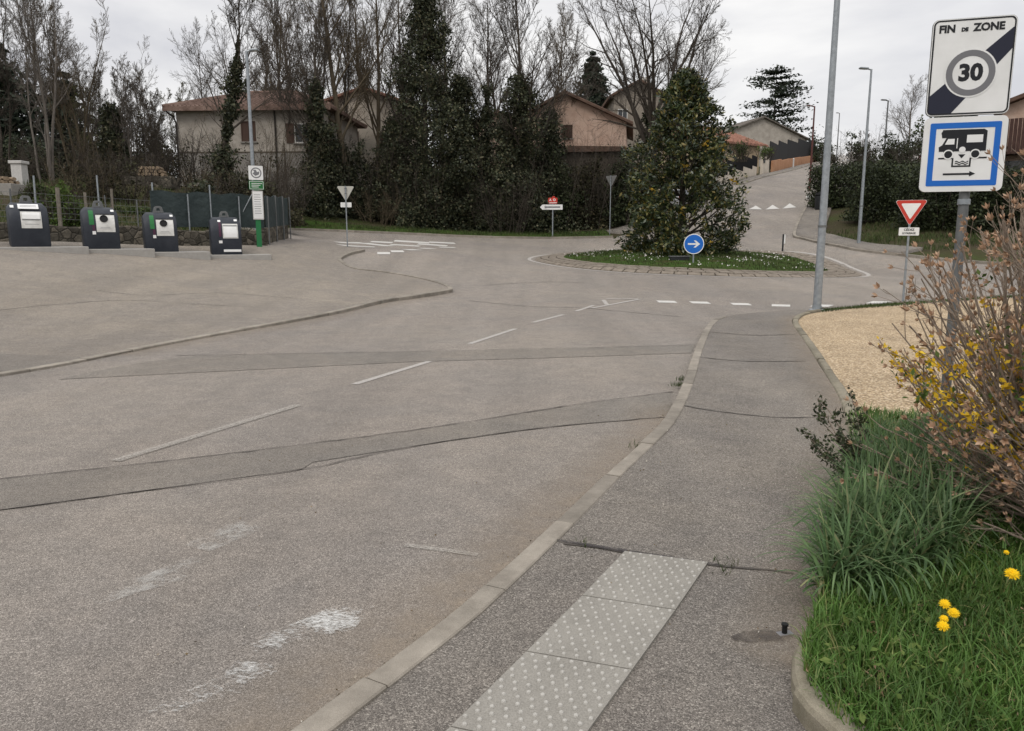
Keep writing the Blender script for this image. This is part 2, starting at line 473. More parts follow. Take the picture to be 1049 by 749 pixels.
_t = NT(M['worn'])
_mm = _t.n.new('ShaderNodeMapping'); _mm.inputs['Rotation'].default_value = (0, 0, R(38)); _mm.inputs['Scale'].default_value = (1, 2.2, 1)
_t.l.new(_t.co(), _mm.inputs[0])
_a = _t.math('ADD', _t.noise(38, 3, .7, _mm.outputs[0]), _t.math('MULTIPLY', _t.noise(3.2, 3), 1.3))
_uv = _t.n.new('ShaderNodeAttribute'); _uv.attribute_name = 'wear'
_a = _t.math('SUBTRACT', _a, _uv.outputs['Fac'])
_t.alpha(_t.ramp(_a, [(.60, 0.), (.95, .8)]))
M['worn_faint'] = mat('very_worn_paint', (.56, .55, .52), .85)
_t = NT(M['worn_faint'])
_a = _t.math('ADD', _t.noise(60, 3, .7), _t.math('MULTIPLY', _t.noise(4.2, 3), 1.3))
_wb = _t.n.new('ShaderNodeAttribute'); _wb.attribute_name = 'wear'
_t.alpha(_t.ramp(_t.math('SUBTRACT', _a, _wb.outputs['Fac']), [(.55, 0.), (1.0, .5)]))
M['faint'] = mat('faded_paint', (.36, .335, .30), .85)
_t = NT(M['faint']); _t.alpha(_t.ramp(_t.noise(60, 3), [(.38, .25), (.62, .85)]))
def gravel(name, a, b, c, sc=38):
    m = mat(name, rough=.95, spec=.1); t = NT(m)
    v = t.voro(sc, 'Color'); sp = t.n.new('ShaderNodeSeparateColor'); t.l.new(v, sp.inputs[0])
    col = t.ramp(sp.outputs[0], [(0, a), (.5, b), (1, c)]); d = t.voro(sc, 'Distance')
    col = t.mix(t.ramp(d, [(.3, 0.), (.8, .8)]), col, [x * .45 for x in a])
    col = t.mix(1, col, t.ramp(t.noise(1.2, 5), [(.3, .82), (.7, 1.12)]), 'MULTIPLY')
    t.color(col).bump(t.math('MULTIPLY', d, -1), .8, .02); return m
M['gravel'] = gravel('beige_gravel', (.36, .265, .165), (.54, .415, .27), (.72, .59, .43))
M['soil'] = gravel('soil', (.035, .03, .018), (.06, .05, .03), (.08, .07, .045), 50)
m = M['earth'] = mat('grass_and_leaf_litter', rough=1, spec=.05); _t = NT(m)
_c = _t.ramp(_t.noise(.35, 5, .65), [(.40, (.06, .05, .032)), (.56, (.055, .056, .026)), (.74, (.055, .08, .024))])
_t.color(_t.mix(1, _c, _t.ramp(_t.noise(14, 5, .75), [(.25, .5), (.75, 1.5)]), 'MULTIPLY')).bump(_t.noise(25, 4), .8, .05)
m = M['turf'] = mat('turf_soil', rough=1, spec=.05); _t = NT(m)
_c = _t.ramp(_t.noise(1.3, 5, .65), [(.35, (.06, .055, .025)), (.5, (.045, .075, .018)), (.7, (.055, .10, .022))])
_t.color(_t.mix(1, _c, _t.ramp(_t.noise(30, 5, .75), [(.25, .5), (.75, 1.5)]), 'MULTIPLY')).bump(_t.noise(40, 4), .8, .04)
def leafmat(name, stops, rough=.6, spec=.3, trans=.0, big=None):
    m = mat(name, rough=rough, spec=spec); t = NT(m)
    c = t.ramp(t.island(), stops)
    if big: c = t.mix(1, c, t.ramp(t.noise(big, 3), [(.3, .6), (.7, 1.35)]), 'MULTIPLY')
    t.color(c)
    if trans:
        ad = t.n.new('ShaderNodeMixShader'); tr = t.n.new('ShaderNodeBsdfTranslucent'); t.l.new(c, tr.inputs[0])
        ad.inputs[0].default_value = trans; out = t.n['Material Output']
        t.l.new(t.b.outputs[0], ad.inputs[1]); t.l.new(tr.outputs[0], ad.inputs[2]); t.l.new(ad.outputs[0], out.inputs[0])
    return m
M['grass'] = leafmat('green_grass', [(0, (.045, .10, .016)), (.45, (.08, .165, .03)), (.85, (.12, .215, .05)), (1, (.26, .25, .10))], .5, .3, .3, 2.0)
M['tallgrass'] = leafmat('blue_green_grass', [(0, (.045, .09, .030)), (.5, (.085, .15, .055)), (.9, (.13, .20, .08)), (1, (.25, .24, .12))], .5, .35, .25, 3)
M['verge'] = leafmat('verge_grass', [(0, (.034, .05, .016)), (.5, (.05, .078, .022)), (1, (.10, .105, .045))], .7, .2, .2, .6)
M['ivy'] = leafmat('ivy_leaf', [(0, (.025, .030, .018)), (.45, (.042, .050, .028)), (.8, (.066, .072, .036)), (.94, (.10, .088, .05)), (1, (.15, .145, .09))], .6, .25, .08, .45)
M['conifer'] = leafmat('conifer_needles', [(0, (.022, .030, .022)), (.6, (.036, .048, .033)), (1, (.06, .072, .046))], .7, .2, .05, .6)
M['bramble'] = leafmat('bramble_leaf', [(0, (.030, .028, .018)), (.5, (.042, .041, .023)), (.85, (.058, .058, .028)), (1, (.11, .085, .05))], .7, .15, .05, .5)
M['hedge'] = leafmat('hedge_leaf', [(0, (.020, .027, .014)), (.6, (.036, .046, .02)), (1, (.06, .074, .03))], .6, .25, .05, .7)
M['brightbush'] = leafmat('fresh_leaf', [(0, (.045, .075, .018)), (.6, (.085, .135, .03)), (1, (.14, .18, .05))], .7, .2, .2, 1)
M['magnolia'] = leafmat('magnolia_leaf', [(0, (.018, .03, .013)), (.42, (.030, .048, .018)), (.68, (.06, .075, .022)), (.88, (.14, .135, .04)), (1, (.24, .18, .06))], .35, .5, .05, .9)
M['yellowleaf'] = leafmat('yellowed_leaf', [(0, (.34, .20, .02)), (1, (.48, .34, .05))], .5, .3, .1)
M['bud'] = leafmat('bud', [(0, (.05, .035, .022)), (1, (.11, .085, .05))], .8, .1)
M['freshbud'] = leafmat('fresh_bud', [(0, (.07, .08, .025)), (1, (.13, .13, .05))], .8, .1)
M['white_bloom'] = leafmat('white_blossom', [(0, (.45, .42, .40)), (1, (.75, .72, .68))], .7, .2)
M['rosebush'] = leafmat('red_leaf', [(0, (.05, .018, .016)), (1, (.11, .04, .03))], .7, .2)
M['yellow_bloom'] = leafmat('forsythia_yellow', [(0, (.60, .36, .015)), (1, (.80, .56, .05))], .6, .2, .2)
M['gritstone'] = leafmat('grit_and_dry_bits', [(0, (.07, .055, .035)), (.5, (.2, .15, .09)), (1, (.5, .47, .42))], .9, .1)
M['dandelion'] = leafmat('dandelion_yellow', [(0, (.75, .43, .006)), (1, (.88, .60, .02))], .7, .1)
M['capsule'] = leafmat('dry_capsule', [(0, (.28, .175, .11)), (.6, (.45, .29, .19)), (1, (.60, .44, .32))], .8, .1, .15)
def bark(name, a, b, sc=9):
    m = mat(name, rough=.95, spec=.1); t = NT(m); mp = t.n.new('ShaderNodeMapping'); mp.inputs['Scale'].default_value = (1, 1, .25)
    t.l.new(t.co(), mp.inputs[0]); n = t.noise(sc, 5, .7, mp.outputs[0])
    t.color(t.ramp(n, [(.3, a), (.7, b)])).bump(n, .7, .05); return m
M['bark'] = bark('dark_bark', (.045, .038, .032), (.105, .09, .075))
M['bark2'] = bark('olive_bark', (.07, .056, .038), (.15, .122, .085))
M['bark3'] = bark('grey_bark', (.09, .078, .068), (.18, .16, .14))
M['twig'] = bark('shrub_stem', (.20, .155, .12), (.38, .31, .25), 30)
def galv(name, col, rough=.45):
    m = mat(name, col, rough, .55, .4); t = NT(m); n = t.noise(11, 4, .6)
    t.color(t.ramp(n, [(.3, [c * .8 for c in col]), (.7, [c * 1.15 for c in col])])); return m
M['galv'] = galv('galvanised_steel', (.30, .325, .345))
M['galv_dark'] = galv('weathered_steel', (.16, .165, .165), .6)
M['redpole'] = mat('oxide_red_paint', (.10, .035, .03), .5)
M['greenpost'] = mat('green_paint', (.02, .16, .055), .45)
M['green'] = mat('sign_green', (.015, .14, .035), .45)
M['white'] = mat('sign_white', (.78, .78, .77), .5)
_t = NT(M['white']); _t.color(_t.ramp(_t.noise(3.5, 4), [(.3, (.70, .70, .685)), (.7, (.80, .80, .79))]))
M['dirty_white'] = concrete('dirty_white', (.40, .39, .37), (.60, .585, .56), 8, 120, .1)
M['black'] = mat('sign_black', (.012, .013, .016), .5)
M['darkblue'] = mat('sign_dark_blue', (.016, .018, .035), .5)
M['signgrey'] = mat('sign_grey', (.17, .17, .18), .5)
M['blue'] = mat('sign_blue', (.012, .13, .50), .45)
M['red'] = mat('sign_red', (.50, .045, .03), .5)
M['signback'] = mat('sign_back', (.16, .16, .155), .6, .3)
M['signback_light'] = mat('pale_sign_back', (.46, .45, .40), .6, .1)
M['bin'] = mat('bin_charcoal', (.020, .024, .034), .55)
_t = NT(M['bin']); _n = _t.noise(2.5, 5, .7, _t.co()); _t.color(_t.ramp(_n, [(.3, (.016, .020, .028)), (.75, (.034, .038, .048))])); _t.bump(_t.noise(120, 2), .1, .004)
M['binmetal'] = mat('brushed_plate', (.62, .61, .58), .4, .25)
_t = NT(M['binmetal']); _t.color(_t.ramp(_t.noise(5, 5), [(.3, (.50, .49, .46)), (.7, (.68, .67, .64))]))
M['binpurple'] = mat('purple_strip', (.06, .018, .04), .5)
M['rubber'] = mat('black_rubber', (.008, .008, .008), .7)
M['stone'] = mat('stone_wall', rough=.95, spec=.1); _t = NT(M['stone'])
_v = _t.voro(3.6, 'Color'); _sp = _t.n.new('ShaderNodeSeparateColor'); _t.l.new(_v, _sp.inputs[0])
_e = _t.voro(3.6, 'Distance', 'DISTANCE_TO_EDGE')
_c = _t.mix(_t.ramp(_e, [(.02, 0.), (.07, 1.)]), (.06, .055, .045), _t.ramp(_sp.outputs[0], [(0, (.055, .05, .04)), (.5, (.11, .098, .08)), (1, (.19, .165, .13))]))
_t.color(_t.mix(1, _c, _t.ramp(_t.noise(7, 6, .7), [(.3, .55), (.7, 1.3)]), 'MULTIPLY')).bump(_t.math('ADD', _t.ramp(_e, [(0, 0.), (.12, 1.)]), _t.noise(22, 4)), .7, .04)
M['mesh'] = mat('green_screen_cloth', (.03, .042, .043), .8)
_t = NT(M['mesh']); _t.color(_t.ramp(_t.noise(1.5, 5), [(.3, (.022, .033, .034)), (.7, (.042, .056, .056))])); _t.bump(_t.noise(2.2, 3), .6, .15)
M['wood'] = bark('cut_wood', (.19, .14, .095), (.34, .265, .185), 14)
M['woodpost'] = bark('grey_wood', (.14, .12, .10), (.26, .23, .19), 14)
def render_wall(name, a, b, sc=1.2):
    m = mat(name, rough=.95, spec=.1); t = NT(m)
    t.color(t.mix(1, t.ramp(t.noise(sc, 6, .65), [(.3, a), (.7, b)]), t.ramp(t.noise(18, 4), [(.3, .9), (.7, 1.08)]), 'MULTIPLY')).bump(t.noise(60, 3), .25, .01); return m
M['wall_grey'] = render_wall('grey_beige_render', (.30, .27, .235), (.45, .41, .36))
M['wall_base'] = render_wall('grey_base_render', (.24, .225, .205), (.33, .31, .285))
M['wall_pink'] = render_wall('pink_render', (.45, .315, .245), (.60, .455, .37))
M['wall_tan'] = render_wall('tan_render', (.32, .25, .165), (.46, .37, .26))
M['wall_cream'] = render_wall('cream_render', (.46, .40, .33), (.60, .54, .46))
M['wall_orange'] = render_wall('orange_render', (.36, .185, .105), (.47, .27, .165))
M['wall_stone'] = render_wall('stone_render', (.20, .175, .145), (.32, .285, .24), 3.5)
M['wall_dark'] = render_wall('dark_wall', (.09, .075, .06), (.14, .12, .10))
def tiles(name, a, b, c):
    m = mat(name, rough=.9, spec=.1); t = NT(m)
    wv = t.n.new('ShaderNodeTexWave'); wv.inputs['Scale'].default_value = 1.0; wv.bands_direction = 'Y'; wv.inputs['Distortion'].default_value = 0
    uvm = t.n.new('ShaderNodeTexCoord'); t.l.new(uvm.outputs['Object'], wv.inputs[0])
    v = t.voro(3.2, 'Color'); sp = t.n.new('ShaderNodeSeparateColor'); t.l.new(v, sp.inputs[0])
    col = t.mix(.6, t.ramp(sp.outputs[0], [(0, a), (.5, b), (1, c)]), t.ramp(t.noise(.8, 6, .7), [(.3, a), (.5, b), (.72, c)]))
    t.color(col).bump(t.math('ADD', t.noise(7, 3), sp.outputs[1]), .8, .05); return m
M['tile_red'] = tiles('terracotta_tiles', (.12, .08, .065), (.19, .128, .105), (.28, .20, .168))
M['tile_orange'] = tiles('bright_terracotta', (.20, .10, .07), (.29, .15, .11), (.36, .21, .16))
M['tile_brown'] = tiles('brown_tiles', (.085, .055, .042), (.13, .085, .065), (.18, .125, .10))
M['tile_grey'] = tiles('grey_brown_tiles', (.08, .07, .06), (.13, .115, .10), (.18, .16, .14))
M['glass'] = mat('window_glass', (.02, .024, .028), .08, 0, .6)
M['shutter'] = mat('brown_shutter', (.07, .04, .03), .7)
M['frame'] = mat('white_frame', (.6, .59, .56), .6)
M['pipe'] = mat('dark_pipe', (.03, .025, .022), .6)
M['clad'] = bark('brown_cladding', (.05, .03, .026), (.10, .06, .05), 12)
M['fabric_black'] = mat('black_screen', (.012, .012, .013), .8)
M['carpaint'] = mat('white_car_paint', (.72, .73, .74), .25, 0, .5)
M['lampglass'] = mat('lamp_glass', (.55, .55, .52), .3)
M['plastic_dark'] = mat('dark_plastic', (.02, .022, .024), .5)
M['stain'] = mat('damp_stain', (.035, .03, .03), .6)
_t = NT(M['stain']); _t.alpha(_t.ramp(_t.noise(14, 4), [(.35, .25), (.6, .85)]))
# ------------------------------------------------------------------ ground sheet
def axis(a, b, fine0, fine1, f, c):
    s = list(np.arange(fine0, fine1 + 1e-6, f)); g = f
    x = fine1
    while x < b: g *= c; x += g; s.append(x)
    g = f; x = fine0
    while x > a: g *= c; x -= g; s.insert(0, x)
    return np.array(s)
gx, gy = axis(-900, 900, -46, 52, 1.0, 1.22), axis(-220, 1500, -8, 135, 1.0, 1.22)
GX, GY = np.meshgrid(gx, gy)
gxy = np.stack([GX.ravel(), GY.ravel()], 1)
gz = HV(gxy) - .05
n0, n1 = len(gy), len(gx)
ii = (np.arange(n0 - 1)[:, None] * n1 + np.arange(n1 - 1)[None]).ravel()
o = mesh_np('ground', np.column_stack([gxy, gz]), np.stack([ii, ii + 1, ii + n1 + 1, ii + n1], 1), M['earth'], smooth=True)
tag(o, kind='structure')

# ------------------------------------------------------------------ kerb lines, traced on the ground
KL = [at2(*p) for p in [(150, 860), (232, 810), (315, 748), (400, 684), (470, 630), (556, 556), (614, 503), (655, 465), (681, 437), (700, 398), (711, 365), (724, 338)]]
KL += [at2(*p) for p in [(737, 329.5), (764, 325.5), (800, 322.5), (836, 320), (890, 315), (950, 311), (1049, 305), (1160, 300)]]
KLs = smooth_path(KL, 8)
iend = 11 * 8                                   # where the stone kerb turns the corner
walk_h = lambda p: .035 + .065 * min(max((p[1] - 3.6) / 2.2, 0), 1)
walk_hv = lambda xy: .035 + .065 * np.clip((xy[:, 1] - 3.6) / 2.2, 0, 1)
PE = [at2(*p) for p in [(880, 800), (826, 749), (813, 722), (811, 700), (817, 680), (829, 655)]]
PE += [at2(*p) for p in [(846, 600), (862, 535), (871, 466), (864, 433), (856, 411), (838, 380), (822, 353), (812, 338), (812, 331), (820, 325.5), (836, 322.2)]]
PEs = smooth_path(PE, 6)
# far kerbs
FK = [at2(*p) for p in [(255, 232), (300, 236), (340, 237.3), (380, 239), (415, 240.4), (450, 242), (490, 243.6), (525, 244.4), (560, 244.8), (600, 244.3), (628, 243.6)]]
FKs = smooth_path(FK, 6)
HL = [tuple(ground(x, Y))[:2] for x, Y in [(640, 54), (668, 56.5), (692, 60), (712, 65), (735, 74), (751, 83), (770, 91), (795, 104), (818, 121), (843, 140)]]
HLs = smooth_path(HL, 6)
HR = [tuple(ground(x, Y))[:2] for x, Y in [(872, 140), (854, 115), (840, 93), (832, 78), (824, 68), (815, 58), (809.5, 53), (808.5, 49.5)]] + [at2(*p) for p in [(822, 245.5), (845, 251), (868, 255.5), (900, 260), (940, 264.5), (1000, 270), (1049, 273), (1160, 281)]]
HRs = smooth_path(HR, 6)
LKn = [at2(*p) for p in [(-260, 420), (-120, 404), (0, 386), (60, 376), (120, 364), (180, 352), (240, 341), (300, 330.5), (350, 321), (394, 310.5), (430, 305.5), (463, 300), (463, 297), (452, 292.3), (426, 286), (395, 281), (366, 277.5), (353, 271), (350, 266.5), (358, 262), (374, 258)]]
LKs = smooth_path(LKn[:11], 6) + smooth_path(LKn[11:], 5)

# road: everything between the kerbs, one sheet
road = [tuple(p) for p in KLs]
road += [(32, 27), (40, 24), (40, 33)]
road += HRs[::-1][1:] + [tuple(ground(866, 165))[:2]]
road += HLs[::-1] + FKs[::-1]
road += [tuple(ground(215, 46))[:2], at2(275, 252), at2(180, 256), at2(0, 256), (-26, 22), (-34, 6), (-30, -8), (-3, -8)]
drape('road', road, 0.0, M['road'], cell=1.0)
# pavement on the right
walk = [tuple(p) for p in offset_path(KLs[:iend + 1], -.11)] + [tuple(p) for p in KLs[iend + 2:iend + 30:2]]
walk += [tuple(p) for p in PEs[::-1]]
walk += [(1.1, .3), (.3, -.5), (-.9, 1.2)]
drape('pavement', walk, lambda xy: walk_hv(xy), M['walk'], cell=.5)
kerb('kerb', KLs[:iend + 10], .13, lambda a: walk_h(a) + .012, M['kerb'], side=-1, stone=1.0)
# parking lot on the left
lot = [tuple(p) for p in LKs] + [at2(335, 250), at2(300, 252), at2(275, 254), at2(180, 254), at2(60, 250), at2(-60, 250), (-28, 20), (-30, 8)]
lot_h = lambda xy: .03 + .055 * np.clip((xy[:, 1] - 14) / 10, 0, 1)
drape('parking_lot', lot, lot_h, M['lot'], cell=1.0)
kerb('kerb', LKs, .16, lambda a: .045 + .07 * min(max((a[1] - 14) / 10, 0), 1), M['kerb'], side=1, stone=1.0, step=.33)
kerb('kerb', FKs, .18, .14, M['kerb'], side=1, stone=1.0, step=.5)
kerb('kerb', HLs, .18, .12, M['kerb'], side=1, stone=1.0, step=.5)
kerb('kerb', HRs, .18, .13, M['kerb'], side=1, stone=1.0, step=.5)
# pavement strips behind the far kerbs
def band(path, w0, w1): return [tuple(p) for p in offset_path(path, w0)] + [tuple(p) for p in offset_path(path, w1)[::-1]]
drape('verge', band(FKs, .17, 2.6), .1, M['turf'], skirt=.25)
drape('pavement', band(HLs, .17, 1.9), .1, M['walk'], skirt=.25)
drape('pavement', band(HRs[6:70], .17, 2.0), .11, M['walk'], skirt=.25)
# gravel yard and planting bed on the right
ig = 8 * 6
G = [tuple(p) for p in PEs[ig - 4:]]
gp = [tuple(p) for p in offset_path(G, -.12)]
gravel_poly = gp + [at2(*p) for p in [(870, 318.5), (950, 313.5), (1049, 307.5)]] + [(30, 25), (30, 6), (3.6, 6.0)]
drape('gravel_yard', gravel_poly, .075, M['gravel'], cell=1.0)
drape('verge', [at2(*p) for p in [(838, 320.4), (890, 315.6), (950, 311.6), (1049, 305.6)]] + [(30, 26.2), (30, 24.8)] + [at2(*p) for p in [(1049, 307), (950, 313.5), (870, 319), (842, 322)]], .09, M['turf'])
bed = [tuple(p) for p in offset_path(PEs[:ig - 4], -.1)] + [gp[0], (3.4, 6.6), (9, 6.6), (9, .4), (2, .3)]
drape('planting_bed', bed, .11, M['soil'], cell=.5)
kerb('edging', PEs[:ig], .10, .12, M['edging'], side=-1, stone=.375, step=.125, bev=.03, jit=.011, gap=.013)
kerb('edging', PEs[ig:], .13, .13, M['edging'], side=-1, stone=1.0, step=.25, bev=.04, jit=.006)

# ------------------------------------------------------------------ asphalt repairs, seams, markings
drape('asphalt_patch', [at2(*p) for p in [(-120, 504), (0, 492), (150, 476), (300, 458), (450, 438), (600, 414), (687, 402), (690, 427), (560, 438), (420, 458), (320, 474), (310, 481), (150, 503), (0, 523), (-120, 540)]], .005, M['patch'])
drape('asphalt_patch', [at2(*p) for p in [(100, 380), (150, 371), (200, 365), (300, 363), (420, 361), (560, 358), (712, 354), (708, 362), (560, 367), (420, 371), (300, 377), (180, 383), (60, 389)]], .005, M['patch'])
drape('asphalt_patch', [at2(*p) for p in [(-60, 367), (0, 364.5), (80, 367.5), (85, 369), (30, 380), (-60, 389)]], .036, M['patch'])
def seam(pts, w, off, m='tar', name='asphalt_seam'):
    P = resample(smooth_path([at2(*p) for p in pts], 6), .12)
    r = np.random.default_rng(len(pts)); P = P + r.normal(0, .006, P.shape)
    W = w * (0.5 + r.random(len(P)))
    t = np.gradient(P, axis=0); t /= np.linalg.norm(t, axis=1, keepdims=True); n = np.stack([-t[:, 1], t[:, 0]], 1)
    A, B = P + n * W[:, None] / 2, P - n * W[:, None] / 2
    V = np.vstack([np.column_stack([A, HV(A) + (off if not callable(off) else off(A))]), np.column_stack([B, HV(B) + (off if not callable(off) else off(B))])])
    k = len(P); i = np.arange(k - 1)
    return tag(mesh_np(name, V, np.stack([i, i + k, i + k + 1, i + 1], 1), M[m]), kind='structure')
seam([(-120, 504), (0, 491.5), (150, 475.5), (300, 457.5), (450, 437.5), (600, 413.5), (690, 402)], .02, .010)
seam([(-60, 533), (0, 523.5), (150, 503.5), (310, 481.5), (420, 458.5), (560, 438.5), (688, 427.5)], .012, .010)
seam([(180, 364.5), (300, 362.6), (420, 360.6), (560, 357.6), (712, 353.6)], .02, .010)
seam([(578, 566), (640, 575), (725, 587), (800, 594), (812, 596)], .022, lambda a: walk_hv(a) + .006)
seam([(694, 424), (740, 432), (800, 438), (850, 436)], .02, lambda a: walk_hv(a) + .006)
seam([(712, 372), (760, 377), (825, 377)], .03, lambda a: walk_hv(a) + .006)
seam([(722, 345), (770, 349), (815, 348)], .03, lambda a: walk_hv(a) + .006)
seam([(0, 320), (60, 314), (130, 310), (180, 313), (260, 317)], .02, lambda a: lot_h(a) + .006)
seam([(100, 300), (150, 305), (230, 303), (310, 309)], .02, lambda a: lot_h(a) + .006)
seam([(500, 292), (560, 289), (600, 290)], .04, .006)
seam([(480, 308), (540, 314), (600, 316), (700, 325)], .03, .006)
drape('mossy_joint', [at2(*p) for p in [(570, 563), (600, 567), (640, 573), (700, 582), (740, 588), (742, 589.5), (690, 583.5), (630, 574.5), (590, 568), (570, 564.5)]], lambda a: walk_hv(a) + .009, M['stain'], cell=.5)
drape('damp_stain', [at2(*p) for p in [(748, 660), (760, 655), (785, 653), (806, 655), (812, 660), (800, 664), (770, 666), (752, 664)]], lambda a: walk_hv(a) + .006, M['stain'], cell=.5)
# light worn bands on the pavement
def marks(name, polys, off, m, cell=.5):
    bmv, bmf = [], []
    for k, P in enumerate(polys):
        o = drape(name, P, off + .0006 * (k % 3), m, cell=cell)
    return
def dash(p, q, w, px=True):
    a, b = (np.array(at2(*p)), np.array(at2(*q))) if px else (np.array(p), np.array(q))
    t = (b - a) / np.linalg.norm(b - a); n = np.array([-t[1], t[0]]) * w / 2
    return [tuple(a + n), tuple(a - n), tuple(b - n), tuple(b + n)]
for p, q in [((363, 394), (440, 370.5)), ((481, 352.5), (528, 337)), ((546, 330.5), (577, 322.5)), ((590, 319), (608, 313))]:
    drape('road_marking', dash(p, q, .11), .006, M['paint'], cell=1)
drape('road_marking', dash((118, 473), (306, 415.5), .11), .0105, M['faint'], cell=1)
drape('road_marking', dash((415, 559), (490, 569), .05), .006, M['faint'], cell=1)
for c in [(683, 309.3), (717, 310.2), (759, 311.8), (800, 313.2), (842, 313.4), (900, 310)]:
    drape('road_marking', dash((c[0] - 9.5, c[1] - .2), (c[0] + 9.5, c[1] + .3), .55), .008, M['paint_new'], cell=1)
for p, q, w in [((621, 306.5), (654, 306.5), .16), ((618, 307.5), (622, 312.5), .15), ((654, 307), (606, 316), .15)]:
    drape('road_marking', dash(p, q, w * .8), .009, M['paint'], cell=1)
# zebra crossing of the left arm
for p, q, w in [((331, 249.6), (384, 253.2), .9), ((345, 248.3), (372, 249), .8), ((372, 249.2), (400, 252.3), .8), ((380, 247.6), (402, 248.8), .8), ((400, 250.6), (430, 252.4), .75),
                ((404, 246.8), (440, 249), .8), ((428, 250), (458, 252), .75), ((440, 248.2), (466, 249.4), .7), ((450, 253.3), (466, 253.7), .5)]:
    drape('road_marking', dash(p, q, w), .008, M['paint_new'], cell=1)
for x, y in [(393, 259.5), (407, 257.6), (422, 256), (437, 254.6), (354, 255.4)]:
    drape('road_marking', dash((x - 6.5, y), (x + 6.5, y), .6), .009, M['paint_new'], cell=1)
# worn remains of a crossing close to the camera
def worn(poly, off=.008, m='worn'):
    o = drape('road_marking', [at2(*p) for p in poly], off, M[m], cell=.125)
    me = o.data
    c = np.mean([at2(*p) for p in poly], axis=0)
    co = np.empty(len(me.vertices) * 3); me.vertices.foreach_get('co', co); co = co.reshape(-1, 3)[:, :2]
    P = np.array([at2(*p) for p in poly])
    dmin = np.full(len(co), 9.0)
    for i in range(len(P)):
        a, b = P[i], P[(i + 1) % len(P)]; u = b - a
        t = np.clip(((co - a) @ u) / (u @ u), 0, 1)[:, None]; dmin = np.minimum(dmin, np.linalg.norm(co - (a + u * t), axis=1))
    at_ = me.attributes.new('wear', 'FLOAT', 'POINT')
    at_.data.foreach_set('value', (.60 - np.clip(dmin / .16, 0, 1) * .22 ).astype(np.float32))
worn([(238, 664), (300, 640), (352, 618), (384, 622), (362, 646), (310, 660), (262, 676)])
worn([(140, 726), (185, 700), (245, 678), (296, 680), (270, 706), (205, 722), (160, 738)])
worn([(88, 612), (150, 590), (190, 572), (222, 572), (200, 592), (150, 606), (100, 622)], m='worn_faint')
worn([(190, 560), (220, 540), (250, 535), (272, 540), (250, 552), (215, 566)], m='worn_faint')
# speed table teeth on the hill street
for x in (769, 786, 803):
    a = ground(x - 7, 62.4); b = ground(x + 7, 62.4); cc = ground(x, 65.2)
    drape('road_marking', [(a.x, a.y), (b.x, b.y), (cc.x, cc.y)], .02, M['paint_new'], cell=1)
a = ground(750, 64); drape('road_marking', [(a.x - .5, 63.4), (a.x + .3, 63.4), (a.x, 65.2)], .02, M['paint'], cell=1)

# tactile paving: domed white tiles
A, B, C, D = [Vector((*at2(*p), 0)) for p in [(640, 575), (725, 586), (468, 749), (612, 749)]]
ux = (C - A).normalized(); wv = (B - A); wv -= ux * wv.dot(ux); Wd = wv.length; wv.normalize()
skew = (B - A).dot(ux)
mb = MB()
L = .62; gapz = .004
for k in range(5):
    s0, s1 = k * L + gapz, (k + 1) * L - gapz
    P = []
    for u, s in ((0, s0), (Wd, s0 + skew), (Wd, s1 + skew), (0, s1)):
        p = A + ux * s + wv * u; P.append((p.x, p.y, walk_h((p.x, p.y)) + .012 + H(p.x, p.y)))
    mb.add(P + [(x, y, z - .03) for x, y, z in P], [(0, 1, 2, 3), (0, 4, 5, 1), (1, 5, 6, 2), (2, 6, 7, 3), (3, 7, 4, 0)])
    nu = 8
    for i in range(nu):
        for j in range(13):
            u = (i + (.3 if j % 2 else .7)) / nu * Wd; s = s0 + (j + .5) / 13 * (L - .008) + skew * u / Wd
            p = A + ux * s + wv * u; z = walk_h((p.x, p.y)) + H(p.x, p.y) + .012
            rad = .0115
            ring = [(p.x + rad * q * math.cos(a), p.y + rad * q * math.sin(a), z + hz) for q, hz in ((1, -.001), (.8, .006), (.45, .009)) for a in [2 * math.pi * t / 10 for t in range(10)]]
            fs = [(r * 10 + t, r * 10 + (t + 1) % 10, (r + 1) * 10 + (t + 1) % 10, (r + 1) * 10 + t) for r in range(2) for t in range(10)] + [tuple(range(20, 30))]
            mb.add(ring, fs, 1)
o = mb.build('tactile_paving', [M['tactile'], M['dome']]); tag(o, kind='structure')

# ------------------------------------------------------------------ roundabout
RC = pt(708, 268.5, 38); RX, RY = RC.x, RC.y
def annulus(name, r0, r1, off, m, n=96):
    V, F = [], []
    rs = np.linspace(r0, r1, 3)
    a = np.linspace(0, 2 * np.pi, n, endpoint=False)
    XY = np.concatenate([np.column_stack([RX + r * np.cos(a), RY + r * np.sin(a)]) for r in rs])
    t = np.repeat((rs - r0) / (r1 - r0), n)
    z = HV(XY) + (off(t) if callable(off) else off)
    i = np.arange(n); j = (i + 1) % n
    F = np.concatenate([np.stack([k * n + i, (k + 1) * n + i, (k + 1) * n + j, k * n + j], 1) for k in range(2)])
    return tag(mesh_np(name, np.column_stack([XY, z]), F, m), kind='structure')
annulus('road_marking', 7.92, 8.10, .008, M['paint'])
m = M['pavers'] = mat('granite_setts', rough=.9); _t = NT(m)
_c0 = _t.ramp(_t.noise(5, 5), [(.3, (.13, .11, .085)), (.7, (.26, .22, .18))]); _t.color(_c0).bump(_t.noise(40, 3), .4, .01)
mb = MB()
